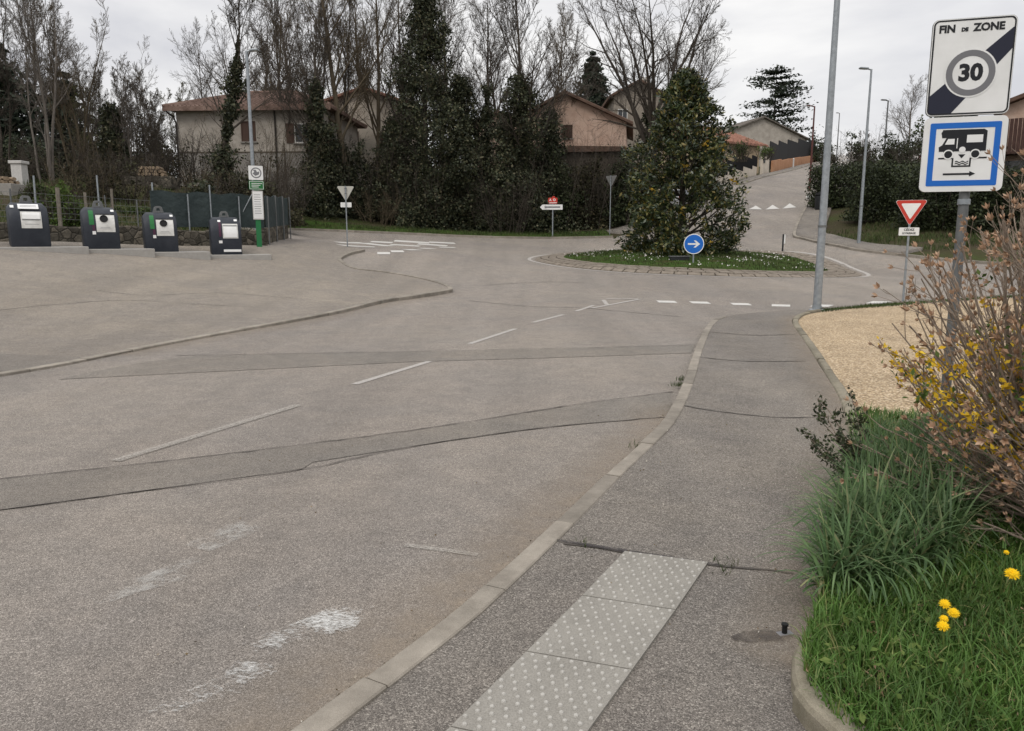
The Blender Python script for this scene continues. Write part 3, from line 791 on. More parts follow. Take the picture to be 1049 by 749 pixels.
for r0, r1, n_, z0, z1 in [(7.46, 7.72, 90, .02, .10), (7.08, 7.42, 84, .11, .13), (6.68, 7.04, 80, .135, .15), (6.3, 6.64, 76, .16, .18)]:
    for k in range(n_):
        a0, a1 = 2 * math.pi * (k + .05) / n_, 2 * math.pi * (k + .95) / n_
        top = []
        for rr_, zz in ((r0, z1), (r1, z0 + (.0 if r0 < 7.4 else .0))):
            pass
        P = [(RX + r * math.cos(a), RY + r * math.sin(a)) for r, a in ((r0, a0), (r1, a0), (r1, a1), (r0, a1))]
        zs = [z1, z0 if r0 > 7.4 else z1 - .015, z0 if r0 > 7.4 else z1 - .015, z1]
        dz = random.gauss(0, .004)
        V = [(x, y, H(x, y) + z + dz) for (x, y), z in zip(P, zs)]
        mb.add(V + [(x, y, z - .12) for x, y, z in V], [(0, 1, 2, 3), (0, 4, 5, 1), (1, 5, 6, 2), (2, 6, 7, 3), (3, 7, 4, 0)])
tag(mb.build('roundabout_apron', M['pavers']), kind='structure')
annulus('roundabout_bedding', 6.2, 7.75, lambda t: .13 - .13 * np.clip(t * 1.0, 0, 1), M['tar'])
a = np.linspace(0, 2 * np.pi, 64, endpoint=False); V = [(RX, RY, H(RX, RY) + .55)]; F3, F4 = [], []
isl = lambda r: .17 + .38 * (1 - np.clip(r / 6.3, 0, 1) ** 2)
XY = []
for r in (1.5, 3, 4.5, 5.6, 6.3): XY.append(np.column_stack([RX + r * np.cos(a), RY + r * np.sin(a)]))
XY = np.concatenate(XY); z = HV(XY) + isl(np.hypot(XY[:, 0] - RX, XY[:, 1] - RY))
V = np.vstack([V, np.column_stack([XY, z])]); i = np.arange(64); j = (i + 1) % 64
F = [np.stack([0 * i, 1 + i, 1 + j], 1), np.concatenate([np.stack([1 + k * 64 + i, 1 + (k + 1) * 64 + i, 1 + (k + 1) * 64 + j, 1 + k * 64 + j], 1) for k in range(4)])]
tag(mesh_np('roundabout_island', V, F, M['turf'], smooth=True), kind='structure')
def isl_z(x, y): return H(x, y) + float(isl(math.hypot(x - RX, y - RY)))

# sandy dust gathered along the kerb
def dust(path, w0, w1, amp, on_walk=False):
    A, B_, C_ = offset_path(path, w0), offset_path(path, (w0 * .75 + w1 * .25)), offset_path(path, w1)
    XY = np.vstack([A, B_, C_]); k = len(A); i = np.arange(k - 1)
    o = mesh_np('dust', np.column_stack([XY, HV(XY) + (.007 if not on_walk else walk_hv(XY) + .008)]), np.concatenate([np.stack([i + a * k, i + k + a * k, i + k + 1 + a * k, i + 1 + a * k], 1) for a in (0, 1)]), M['dust'])
    at_ = o.data.attributes.new('wear', 'FLOAT', 'POINT')
    e = np.ones(k); e[:3] = 0; e[-6:] = np.linspace(1, 0, 6)
    at_.data.foreach_set('value', np.concatenate([e * amp, e * amp * .7, e * 0]).astype(np.float32)); tag(o, kind='structure')
dust(resample(KLs[:70], .15), .0, .55, .95)
dust(resample(PEs[6:90], .15), -.0, .4, .8, True)
dust(resample(LKs[20:64], .3), -.0, -.7, .6)
def face(p, to=(0, 0)): return math.atan2(to[1] - p[1], to[0] - p[0]) + math.pi / 2
# ================================================================== things
# ------------------------------------------------------------------ buildings
def window(mb_parent, x, z, w, h, y, shutters=False, closed=False, nx=1):
    f = MB().ring([(x - w / 2, z), (x + w / 2, z), (x + w / 2, z + h), (x - w / 2, z + h)], [(x - w / 2 + .07, z + .07), (x + w / 2 - .07, z + .07), (x + w / 2 - .07, z + h - .07), (x - w / 2 + .07, z + h - .07)], y - .05, y + .02)
    for i in range(1, nx + 1): f.box(x - w / 2 + w * i / (nx + 1) - .025, x - w / 2 + w * i / (nx + 1) + .025, y - .045, y + .02, z + .07, z + h - .07)
    wo = f.build('window', M['shutter'] if closed else M['frame'], mb_parent)
    MB().box(x - w / 2 + .06, x + w / 2 - .06, y - .012, y + .02, z + .06, z + h - .06).build('pane', M['shutter'] if closed else M['glass'], wo)
    MB().box(x - w / 2 - .08, x + w / 2 + .08, y - .12, y, z - .08, z - .005).build('sill', M['wall_base'], wo)
    if shutters:
        for s in (-1, 1):
            b = MB(); x0 = x + s * (w / 2 + .02 + w / 4)
            b.box(x0 - w / 4, x0 + w / 4, y - .06, y - .01, z, z + h)
            for k in range(8): b.box(x0 - w / 4 + .05, x0 + w / 4 - .05, y - .075, y - .06, z + .1 + k * (h - .2) / 8, z + .1 + (k + .7) * (h - .2) / 8)
            b.build('shutter', M['shutter'], wo)
    return wo
def gable_shell(w, d, h, rise, deep=2.0):
    """walls of a gabled house, ridge along Y, front gable at y=0 facing -Y, base at z=0"""
    mb = MB()
    mb.prism([(-w / 2, -deep), (w / 2, -deep), (w / 2, h), (0, h + rise), (-w / 2, h)], 0, d)
    return mb
def gable_roof(w, d, h, rise, over=.5, th=.16, wl=None, wr=None):
    mb = MB()
    s = rise / (w / 2)
    for sg in (-1, 1):
        e = w / 2 + over
        P = [(0, h + rise + .02), (sg * e, h + rise + .02 - s * e), (sg * e, h + rise + .02 - s * e + th), (0, h + rise + .02 + th)]
        if sg > 0: P = P[::-1]
        mb.prism(P, -over, d + over)
        for k in range(int((d + 2 * over) / .28)):      # rows of cover tiles running down the slope
            y = -over + .14 + k * .28
            mb.tube([(0, y, h + rise + th + .03), (sg * e, y, h + rise + th + .03 - s * e)], .07, 5)
    mb.tube([(0, -over, h + rise + th + .06), (0, d + over, h + rise + th + .06)], .12, 6)
    return mb
def hip_roof(w, d, h, rise, over=.6, rl=.35):
    """hipped roof, ridge along X"""
    mb = MB(); x, y0, y1 = w / 2 + over, -over, d + over; rx = w / 2 * rl; ym = d / 2
    V = [(-x, y0, h), (x, y0, h), (x, y1, h), (-x, y1, h), (-rx, ym, h + rise), (rx, ym, h + rise)]
    V2 = [(a, b, c + .16) for a, b, c in V]
    mb.add(V + V2, [(3, 2, 1, 0), (6, 7, 11, 10), (7, 8, 11), (8, 9, 10, 11), (9, 6, 10), (0, 1, 7, 6), (1, 2, 8, 7), (2, 3, 9, 8), (3, 0, 6, 9)])
    def tilerow(a, b): mb.tube([a, b], .07, 5)
    n = int(2 * x / .3)
    for k in range(n):
        xx = -x + .15 + k * .3
        t = 1 if abs(xx) <= rx else (x - abs(xx)) / (x - rx)
        for ya, s in ((y0, 1), (y1, -1)):
            tilerow((xx, ya, h + .17), (xx, ya + s * t * (ym - y0), h + .17 + t * rise))
    n = int((y1 - y0) / .3)
    for k in range(n):
        yy = y0 + .15 + k * .3; t = 1 - abs(yy - ym) / (ym - y0)
        for sg in (-1, 1): tilerow((sg * x, yy, h + .17), (sg * (x - t * (x - rx)), yy, h + .17 + t * rise))
    for a, b in ((6, 10), (7, 11), (8, 11), (9, 10), (10, 11)):
        va, vb = (V + V2)[a], (V + V2)[b]; mb.tube([va, vb], .13, 6)
    mb.box(-x - .02, x + .02, y0 - .02, y0 + .03, h - .16, h + .14)
    return mb
def antenna(parent, x, y, z, hh=1.6):
    a = MB(); a.tube([(x, y, z), (x, y, z + hh)], .025, 5)
    for k in range(4): a.tube([(x - .35 + .05 * k, y - .2 + .15 * k, z + hh - .12), (x + .35 - .05 * k, y - .2 + .15 * k, z + hh - .12)], .014, 4)
    a.tube([(x, y - .25, z + hh - .1), (x, y + .3, z + hh - .1)], .016, 4)
    a.build('aerial', M['galv'], parent)
def chimney(parent, x, y, z0, z1, m, w=.35):
    c = MB().box(x - w, x + w, y - w, y + w, z0, z1).box(x - w - .06, x + w + .06, y - w - .06, y + w + .06, z1, z1 + .1)
    for s in (-.15, .15): c.lathe([(.1, 0), (.09, .3)], 8, (x + s, y, z1 + .1))
    c.build('chimney', m, parent)

# grey-beige house on the left with a hipped terracotta roof
YL = 54; pl_, pr_ = pt(178, 112, YL), pt(333, 112, YL)
w = pr_.x - pl_.x; base = pt(250, 172, YL).z; hh = pl_.z - base
hA = thing('house', 'grey-beige house with hipped terracotta roof and basement, behind the bus stop post', 'house', ((pl_.x + pr_.x) / 2, YL, base), R(-3))
MB().box(-w / 2, w / 2, 0, 9, hh * .27, hh).build('wall', M['wall_grey'], hA)
MB().box(-w / 2 - .01, w / 2 + .01, -.012, 8.99, -4, hh * .27 - .03).build('basement_wall', M['wall_base'], hA)
MB().box(-w / 2 - .02, w / 2 + .02, -.03, .0, hh * .27 - .06, hh * .27 + .04).build('cornice', M['wall_dark'], hA)
hip_roof(w, 9, hh, 1.75).build('roof', M['tile_red'], hA)
window(hA, 250 / 780 * 0 - .15, hh * .45, 1.0, 1.35, -.0, closed=True)
window(hA, -1.9, .25, .9, .65, -.012)
window(hA, 3.6, hh * .42, 1.1, 1.3, 0, shutters=True)
MB().tube([(-w / 2 - .5, -.5, hh - .1), (-w / 2 - .1, -.12, hh - .5), (-w / 2 + .02, -.12, hh - .9), (-w / 2 + .02, -.12, -1)], .06, 8).build('drainpipe', M['pipe'], hA, smooth=True)
MB().tube([(1.75, -.1, hh - .1), (1.75, -.1, -1)], .06, 8).build('drainpipe', M['pipe'], hA, smooth=True)

# cream house further back, glimpsed between the ivy trunks
YB = 64; p0, p1 = pt(338, 108, YB), pt(392, 108, YB); base = pt(360, 172, YB).z; w = p1.x - p0.x + 3
hB = thing('house', 'cream house half hidden behind ivy trunks, right of the grey-beige house', 'house', ((p0.x + p1.x) / 2 + .6, YB, base))
hh = p0.z - base
gable_shell(w, 8, hh, 1.2, 4).build('wall', M['wall_cream'], hB)
gable_roof(w, 8, hh, 1.2, .5).build('roof', M['tile_orange'], hB)
window(hB, -1.0, hh * .32, 1.0, 1.3, 0, closed=True); window(hB, 2.1, hh * .32, 1.0, 1.3, 0, shutters=True)
# small cream gable glimpsed behind the tall ivy trees
YB2 = 66; p0, p1 = pt(486, 128, YB2), pt(534, 128, YB2); base = pt(500, 175, YB2).z; w = p1.x - p0.x; hh = p0.z - base
hB2 = thing('house', 'small pinkish house behind the ivy-clad trunks, left of the pink gabled house', 'house', ((p0.x + p1.x) / 2, YB2, base))
gable_shell(w, 7, hh, .9, 4).build('wall', M['wall_pink'], hB2); gable_roof(w, 7, hh, .9, .4).build('roof', M['tile_brown'], hB2)
window(hB2, -.9, hh * .3, .9, 1.2, 0); window(hB2, 1.0, hh * .3, .9, 1.2, 0, closed=True)

# pink house with the gable towards the street
YC = 66; pk = pt(578, 97, YC); el, er = pt(543, 114, YC), pt(642, 125, YC - 2); base = pt(600, 158, YC).z
w = 2 * (er.x - pk.x) + .2; rise = 2.35; hh = pk.z - base - rise
hC = thing('house', 'pink rendered house with brown gable roof, behind the hedge left of the roundabout tree', 'house', (pk.x + .1, YC, base), R(-9))
gable_shell(w, 10, hh, rise, 4).build('wall', M['wall_pink'], hC)
gable_roof(w, 10, hh, rise, .55, .18).build('roof', M['tile_brown'], hC)
window(hC, .15, hh * .52, .95, 1.1, 0, closed=True); window(hC, -3.2, hh * .4, .9, 1.2, 0)
antenna(hC, .4, 6, hh + rise)
g = MB(); g.box(-w / 2 + 1.0, w / 2 - .2, -4.2, -.02, -8, -.35).build('annex_wall', M['wall_dark'], hC)
window(hC, -1.2, -2.2, 1.3, 1.1, -4.2, closed=True); window(hC, 2.4, -2.2, 1.3, 1.1, -4.2, closed=True)
g = MB(); g.prism([(-w / 2 + .7, -.33), (w / 2 + .1, -.33), (w / 2 + .1, .02), (-w / 2 + 1.6, .28)], -4.6, -.03).build('annex_roof', M['tile_brown'], hC)
# stone-coloured taller house behind it
YD = 80; p0, p1 = pt(629, 98, YD), pt(680, 98, YD); base = pt(640, 170, YD).z; w = p1.x - p0.x; hh = p0.z - base
hD = thing('house', 'tall stone-coloured house mostly hidden behind the pink gabled house', 'house', ((p0.x + p1.x) / 2, YD, base))
gable_shell(w, 9, hh, 1.3, 3).build('wall', M['wall_stone'], hD); gable_roof(w, 9, hh, 1.3, .5).build('roof', M['tile_brown'], hD)
window(hD, -1.6, hh * .62, 1, 1.3, 0); chimney(hD, 1.2, 4, hh, hh + 2.2, M['wall_grey'])

# tan house up the hill street, long terracotta slope
YE = 100
a_, b_ = pt(690, 131, YE), pt(779, 136.5, YE + 9)
base = pt(740, 176, YE).z
rot = math.atan2(b_.y - a_.y, b_.x - a_.x)
hE = thing('house', 'tan house with orange-red roof above the stepped white wall on the hill street', 'house', (a_.x, a_.y, base), rot)
w = math.hypot(b_.x - a_.x, b_.y - a_.y); hh = 4.3
MB().box(0, w, 0, 9, -3, hh).build('wall', M['wall_tan'], hE)
r_ = MB(); r_.prism([(-.7, 0), (w + .9, 0), (w + .9, .18), (-.7, .18)], 0, 1)
v = np.array(r_.v); 
sl = 2.3
V = []
for x, y, z in r_.v: V.append((x if y < .5 or x < 0 else x - 3.2, -.8 if y < .5 else 4.5, hh - .25 + z if y < .5 else hh + sl + z))
r_.v = V
f2 = MB(); f2.add([(x, 9 - y, z) for x, y, z in V], [f[::-1] for f in r_.f]); r_.add(f2.v, f2.f)
for k in range(int((w + 1.6) / .3)):
    x = -.55 + k * .3; t = 1.0 if x < w - 2.3 else max(.05, (w + .9 - x) / 3.2)
    r_.tube([(x, -.8, hh - .05), (x, -.8 + 5.3 * t, hh - .05 + (sl + .25) * t)], .07, 5)
r_.tube([(-.7, 4.5, hh + sl + .2), (w - 2.3, 4.5, hh + sl + .2)], .13, 6)
r_.build('roof', M['tile_orange'], hE)
window(hE, 3.2, 1.6, 1.1, 1.3, 0, shutters=True); window(hE, 8.4, 1.6, 1.1, 1.3, 0, shutters=True)
MB().box(5.3, 6.4, -.06, .0, -.2, 2.1).build('door', M['shutter'], hE)
MB().box(-.1, 3.0, -2.2, -.01, -3, 2.4).build('porch', M['wall_tan'], hE)
chimney(hE, 3.5, 4.5, hh + 1.8, hh + 3.0, M['wall_tan']); antenna(hE, 5.2, 4.5, hh + sl)

# grey-roofed house behind the black screen
YF = 152; pk = pt(782, 121, YF); base = pt(800, 160, YF).z; w = pt(838, 140, YF).x - pt(737, 140, YF).x
hF = thing('house', 'low house with grey-brown gable roof in front of the big cedar', 'house', (pk.x, YF, base), R(14))
rise = 3.6; hh = pk.z - base - rise
gable_shell(w, 12, hh, rise, 3).build('wall', M['wall_grey'], hF); gable_roof(w, 12, hh, rise, .6, .2).build('roof', M['tile_grey'], hF)
window(hF, -2.5, hh * .3, 1.2, 1.3, 0); chimney(hF, w * .38, 4, hh + .4, hh + 2.3, M['wall_dark'], .5)
# house at the right edge, behind the signs
YG = 52; p0 = pt(1028, 108, YG); base = H(pt(1040, 108, YG).x, YG); w = 12.0
hG = thing('house', 'pinkish house with brown balcony cladding at the right edge, behind the signs', 'house', (p0.x + w / 2 * math.cos(R(38)), YG - w / 2 * math.sin(R(38)), base), R(-38))
hh = p0.z - base - .1
gable_shell(w, 8, hh, 2.1, 4).build('wall', M['wall_pink'], hG); gable_roof(w, 8, hh, 2.1, .7, .2).build('roof', M['tile_brown'], hG)
b = MB(); zt, zb = pt(1040, 122, YG - 1.2).z - base, pt(1040, 158, YG - 1.2).z - base
for k in range(40): b.box(-w / 2 - .1 + k * .23, -w / 2 + .1 + k * .23, -1.22, -1.17, zb, zt)
b.box(-w / 2 - .1, w / 2, -1.16, -.01, zb - .02, zb + .12).build('balcony', M['clad'], hG)
MB().box(-w / 2 + .4, w / 2 - .4, -.05, -.01, .35, zb - .35).build('window', M['glass'], hG)
MB().box(-w / 2 - .0, w / 2, -.9, -.02, -3, .3).build('terrace_wall', M['wall_tan'], hG)

# ------------------------------------------------------------------ walls and fences of the hill street
def wallrun(name, label, pts, hts, th, m, cap=None, base_deep=.6, cat='wall'):
    """pts plan path; hts heights at the points (stepped if a list of segments)"""
    o = thing(name, label, cat, (pts[0][0], pts[0][1], 0))
    mb = MB(); mc = MB()
    for (a, b, h) in zip(pts[:-1], pts[1:], hts):
        a, b = Vector((a[0], a[1], 0)), Vector((b[0], b[1], 0)); d = (b - a); L = d.length; d.normalize(); nn = Vector((-d.y, d.x, 0)) * th
        za, zb_ = H(a.x, a.y), H(b.x, b.y); top = (za + zb_) / 2 + h if cap == 'step' else None
        ta, tb = (top, top) if top else (za + h, zb_ + h)
        q = [a, b, b + nn, a + nn]; O = Vector((pts[0][0], pts[0][1], 0))
        zz = [ta, tb, tb, ta]
        lo = min(za, zb_) - base_deep
        mb.add([(p.x - O.x, p.y - O.y, lo) for p in q] + [(p.x - O.x, p.y - O.y, z) for p, z in zip(q, zz)], [(0, 1, 2, 3), (4, 5, 6, 7), (0, 1, 5, 4), (1, 2, 6, 5), (2, 3, 7, 6), (3, 0, 4, 7)])
    mb.build('wall', m, o, bevel=.015, seg=1)
    return o
Wp = [offset_path(HLs, 2.3)[i] for i in (22, 25, 28, 31, 33, 35, 37, 39, 40)]
wl_ = wallrun('stepped_wall', 'low stepped cream wall with a dark fence on top beside the hill street', Wp, [.9, .95, 1.0, 1.0, 1.05, 1.1, 1.15, 1.2], .25, M['wall_cream'], cap='step')
fb = MB()
for a, b, h in zip(Wp[:-1], Wp[1:], [.9, .95, 1.0, 1.0, 1.05, 1.1, 1.15, 1.2]):
    n = max(2, int(math.hypot(b[0] - a[0], b[1] - a[1]) / .22)); z0 = (H(*a) + H(*b)) / 2 + h
    for k in range(n):
        x, y = a[0] + (b[0] - a[0]) * (k + .5) / n - Wp[0][0], a[1] + (b[1] - a[1]) * (k + .5) / n - Wp[0][1]
        fb.box(x - .09, x + .09, y + .04, y + .08, z0 + .02, z0 + 1.25)
    d0 = (a[0] - Wp[0][0], a[1] - Wp[0][1]); d1 = (b[0] - Wp[0][0], b[1] - Wp[0][1])
    for zz in (.25, 1.05): fb.tube([(d0[0], d0[1] + .12, z0 + zz), (d1[0], d1[1] + .12, z0 + zz)], .03, 4)
fb.build('fence', M['fabric_black'], wl_)
gx_, gy_ = offset_path(HLs, 2.3)[42]
gp_ = thing('gate_pillar', 'wide cream gate wall with a small letterbox beside the orange wall', 'gate pillar', (gx_, gy_, H(gx_, gy_)), R(55))
MB().box(-1.4, 1.4, 0, .35, -.8, 2.3).build('pillar', M['wall_cream'], gp_, bevel=.02)
MB().box(-1.5, 1.5, -.05, .4, 2.302, 2.4).build('coping', M['dirty_white'], gp_, bevel=.01)
lb = MB().box(-1.25, -.75, -.12, -.005, 1.3, 1.75).build('letterbox', M['plastic_dark'], gp_, bevel=.01)
MB().box(-1.15, -.85, -.126, -.121, 1.6, 1.64).build('slot', M['galv'], lb)
Op = [offset_path(HLs, 2.5)[i] for i in (44, 46, 48, 50, 52, 53, 54)]
ow_ = wallrun('garden_wall', 'long orange rendered wall under a black screen on the hill street', Op, [1.5, 1.3, 1.25, 1.2, 1.2, 1.2], .3, M['wall_orange'])
sb = MB()
for a, b in zip(Op[:-1], Op[1:]):
    za, zb_ = H(*a) + 1.3, H(*b) + 1.3; O = Op[0]
    nrm = Vector((-(b[1] - a[1]), b[0] - a[0], 0)).normalized() * .5
    q = [(a[0], a[1]), (b[0], b[1]), (b[0] + nrm.x * .2, b[1] + nrm.y * .2), (a[0] + nrm.x * .2, a[1] + nrm.y * .2)]
    q = [(x + nrm.x, y + nrm.y) for x, y in q]
    zt = [za + 2.9, zb_ + 2.2, zb_ + 2.2, za + 2.9]
    sb.add([(x - O[0], y - O[1], z - 1) for (x, y), z in zip(q, [za, zb_, zb_, za])] + [(x - O[0], y - O[1], z) for (x, y), z in zip(q, zt)], [(0, 1, 2, 3), (4, 5, 6, 7), (0, 1, 5, 4), (1, 2, 6, 5), (2, 3, 7, 6), (3, 0, 4, 7)])
sb.build('screen', M['fabric_black'], ow_)

# ------------------------------------------------------------------ waste containers
bin_px = [(31.5, 256.3, 25), (104.5, 258.2, 26.5), (165.5, 260.6, 28), (232, 263.2, 29.5)]
bin_pos = [pt(*p) for p in bin_px]
row = (bin_pos[3] - bin_pos[0]); brot = math.atan2(row.y, row.x)
bdir = Vector((math.cos(brot), math.sin(brot), 0)); bback = Vector((-math.sin(brot), math.cos(brot), 0))
BW = 1.08
def slab_z(p):
    a = face(p) + R(4); ca, sa = math.cos(a), math.sin(a)
    top = max(H(p.x + u * ca - v * sa, p.y + u * sa + v * ca) for u in (-.7, 0, .7) for v in (-.85, 0))
    return .35 * top + .65 * H(p.x, p.y) + .085
prof = [(-.60, 0), (-.60, .62), (-.585, .80), (-.53, 1.0), (-.44, 1.17), (-.30, 1.31), (-.12, 1.38), (.25, 1.40), (.50, 1.36), (.60, 1.2), (.60, 0)]
def front(z, off=.0):
    ys = np.interp(z, [0, .62, .80, 1.0, 1.17, 1.31, 1.38], [-.60, -.60, -.585, -.53, -.44, -.30, -.12]); return ys - off
def curved_panel(x0, x1, z0, z1, off, th=.012, n=6):
    mb = MB(); V = []
    for k in range(n + 1):
        z = z0 + (z1 - z0) * k / n; y = front(z, off)
        V += [(x0, y, z), (x1, y, z), (x0, y + th, z), (x1, y + th, z)]
    F = []
    for k in range(n):
        a, b = 4 * k, 4 * k + 4
        F += [(a, a + 1, b + 1, b), (a + 2, b + 2, b + 3, a + 3), (a, b, b + 2, a + 2), (a + 1, a + 3, b + 3, b + 1)]
    F += [(0, 2, 3, 1), (4 * n, 4 * n + 1, 4 * n + 3, 4 * n + 2)]
    return mb.add(V, F)
def slot_disc(x, z, r, off):
    t = Vector((0, front(z + .05) - front(z - .05), .1)).normalized(); n = Vector((0, -t.z, t.y)); c = Vector((x, front(z, off), z))
    mb = MB(); N = 24; V = []
    for rr_, dd in ((r, 0.0), (r, .02), (r * .8, .022), (r * .78, .004)):
        V += [c + Vector((1, 0, 0)) * rr_ * math.cos(q) + t * rr_ * math.sin(q) + n * dd for q in [2 * math.pi * k / N for k in range(N)]]
    F = [(j * N + k, j * N + (k + 1) % N, (j + 1) * N + (k + 1) % N, (j + 1) * N + k) for j in range(3) for k in range(N)] + [tuple(range(3 * N, 4 * N))]
    return mb.add(V, F)
bin_labels = ['dark waste container with a white label over two white flap panels, farthest left', 'dark waste container with green strip and round hole, nearer the white-labelled one',
              'dark waste container with green strip and round hole, next to the purple-striped one', 'dark waste container with purple strip, plain white flap and white bar at its foot']
for k, (p, lab) in enumerate(zip(bin_pos, bin_labels)):
    s = .97
    t = thing('waste_container', lab, 'waste container', (p.x, p.y, slab_z(p) + .003), face(p) + R(4), 'buried waste containers in a row')
    b = MB()
    pr = []
    for y, z in prof: pr.append((y, z))
    n = len(pr)
    xs = [-BW / 2, -BW / 2 + .12, BW / 2 - .12, BW / 2]
    V = []
    for x in xs:
        ed = abs(x) > BW / 2 - .01
        for y, z in pr: V.append((x, y * (1.0 if not ed else .96), z - (.0 if not ed else .14 * max(0, (z - .9)) / .5)))
    F = [tuple(range(n)), tuple(range(3 * n, 4 * n))[::-1]] + [(j * n + i, j * n + (i + 1) % n, (j + 1) * n + (i + 1) % n, (j + 1) * n + i) for j in range(3) for i in range(n)]
    b.add(V, F).build('body', M['bin'], t, smooth=True, bevel=.02)
    h = MB(); h.ring([(-.19, 0), (.19, 0), (.13, .20), (.07, .235), (-.07, .235), (-.13, .20)], [(-.06, .07), (.06, .07), (.055, .14), (.03, .16), (-.03, .16), (-.055, .14)], .05, .11)
    h.v = [(x, y, z + 1.385) for x, y, z in h.v]; h.build('lifting_lug', M['galv_dark'], t, bevel=.006, seg=1)
    if k == 0:
        curved_panel(-.26, .30, 1.19, 1.345, .014).build('label', M['white'], t)
        pn = curved_panel(-.22, .34, .58, 1.10, .012).build('panel', M['binmetal'], t)
        for zz in (1.29, 1.25): curved_panel(-.2, .24, zz, zz + .012, .016, n=1).build('lettering', M['signgrey'], t)
        curved_panel(-.12, .26, .70, .712, .014, n=1).build('lettering', M['signgrey'], pn)
        fl = curved_panel(-.18, .30, .87, 1.07, .030).build('flap', M['white'], pn)
        curved_panel(-.19, .31, .845, .865, .034).build('hinge', M['galv_dark'], pn)
        curved_panel(-.47, -.37, 1.22, 1.30, .014, n=2).build('sticker', M['white'], t)
        curved_panel(-.24, .32, 1.145, 1.18, .022, n=2).build('flap_hood', M['rubber'], t)
    elif k in (1, 2):
        pn = curved_panel(-.14, .42, .56, 1.13, .012).build('panel', M['binmetal'], t)
        slot_disc(.10, 1.0, .125, .014).build('round_hole', M['rubber'], pn)
        curved_panel(-.05, .30, .66, .67, .014, n=1).build('lettering', M['signgrey'], pn)
        curved_panel(-.02, .27, .71, .72, .014, n=1).build('lettering', M['signgrey'], pn)
        curved_panel(-.34, -.20, .80, 1.33, .013).build('green_strip', M['green'], t)
        curved_panel(-.26, -.18, .60, .79, .013, n=3).build('red_strip', M['binpurple'], t)
        curved_panel(-.27, -.17, .48, .59, .013, n=2).build('sticker', M['white'], t)
        curved_panel(.33, .43, 1.24, 1.31, .014, n=2).build('sticker', M['white'], t)
        curved_panel(-.14, .42, 1.14, 1.165, .03, n=1).build('flap_hood', M['rubber'], t)
    else:
        pn = curved_panel(-.12, .42, .60, 1.14, .012).build('panel', M['binmetal'], t)
        curved_panel(-.08, .38, .64, 1.04, .026).build('flap', M['white'], pn)
        curved_panel(-.10, .40, 1.06, 1.085, .03, n=1).build('hinge', M['galv_dark'], pn)
        curved_panel(-.25, -.17, .66, 1.2, .013).build('purple_strip', M['binpurple'], t)
        curved_panel(-.27, -.15, .42, .52, .013, n=2).build('sticker', M['white'], t)
        curved_panel(-.27, -.17, 1.21, 1.28, .013, n=2).build('sticker', M['white'], t)
        curved_panel(.31, .42, 1.24, 1.31, .014, n=2).build('sticker', M['white'], t)
        curved_panel(-.12, .50, .10, .19, .02, n=2).build('foot_bar', M['white'], t)
for p in bin_pos:
    a = face(p) + R(4); z0 = slab_z(p); mb = MB(); mb.box(-1.55, 1.55, -.95, .95, -.6, 0)
    o = mb.build('concrete_slab', M['slab'], bevel=.015, seg=1); o.location = (p.x, p.y, z0); o.rotation_euler = (0, 0, a); tag(o, kind='structure')
# ------------------------------------------------------------------ stone wall with wire fence and screen
wb = [bin_pos[0] - bdir * 14 + bback * 2.1, bin_pos[0] - bdir * 6 + bback * 2.1, bin_pos[0] + bback * 2.1, bin_pos[1] + bback * 2.1, bin_pos[2] + bback * 2.1, bin_pos[3] + bback * 2.0]
cor = ground(277, 33.2); cor2 = ground(299, 39)
wpts = [(v_.x, v_.y) for v_ in wb] + [(cor.x, cor.y)]
def ruin(name, label, pts, h, th):
    P = resample(pts, .35); Q = offset_path(P, th); r = np.random.default_rng(11)
    o = thing(name, label, 'wall', (P[0][0], P[0][1], 0))
    hz = h + np.convolve(r.normal(0, .07, len(P)), np.ones(3) / 3, 'same'); V = []
    zz = HV(P)
    for i in range(len(P)):
        for (x, y), z in ((P[i], zz[i] - .4), (P[i] + (Q[i] - P[i]) * .05, zz[i] + hz[i] - .05), (P[i] + (Q[i] - P[i]) * .2, zz[i] + hz[i]), (P[i] + (Q[i] - P[i]) * .8, zz[i] + hz[i]), (Q[i], zz[i] + hz[i] - .05), (Q[i], zz[i] - .4)):
            V.append((x - P[0][0] + r.normal(0, .012), y - P[0][1] + r.normal(0, .012), z))
    k = 6; n = len(P); F = [(i * k + j, i * k + j + 1, (i + 1) * k + j + 1, (i + 1) * k + j) for i in range(n - 1) for j in range(k - 1)]
    F += [tuple(range(k)), tuple(range((n - 1) * k, n * k))]
    MB().add(V, F).build('masonry', M['stone'], o); return o
ruin('stone_wall', 'low old stone wall running behind the waste containers', wpts, .62, .35)
ruin('stone_wall', 'short stone wall turning back from the corner beside the bus stop post', [(cor.x, cor.y), (cor2.x, cor2.y)], .66, .35)
def wire_fence(label, pts, h, posts, wires):
    P = np.array(pts); o = thing('wire_fence', label, 'fence', (P[0][0], P[0][1], 0))
    O = P[0]
    for (x, y, hh, m, r) in posts:
        z = H(x, y)
        MB().tube([(x - O[0], y - O[1], z - .3), (x - O[0] + random.gauss(0, .03), y - O[1], z + hh)], r, 6).build('post', M[m], o)
    mb = MB(); R_ = resample(pts, .6)
    zz = HV(R_)
    for wz in wires: mb.tube([(x - O[0], y - O[1], z + wz) for (x, y), z in zip(R_, zz)], .006, 3, cap=False)
    for (x, y), z in zip(resample(pts, .18), HV(resample(pts, .18))): mb.tube([(x - O[0], y - O[1], z + wires[0]), (x - O[0], y - O[1], z + wires[-1])], .0035, 3, cap=False)
    mb.build('wire_mesh', M['galv_dark'], o); return o
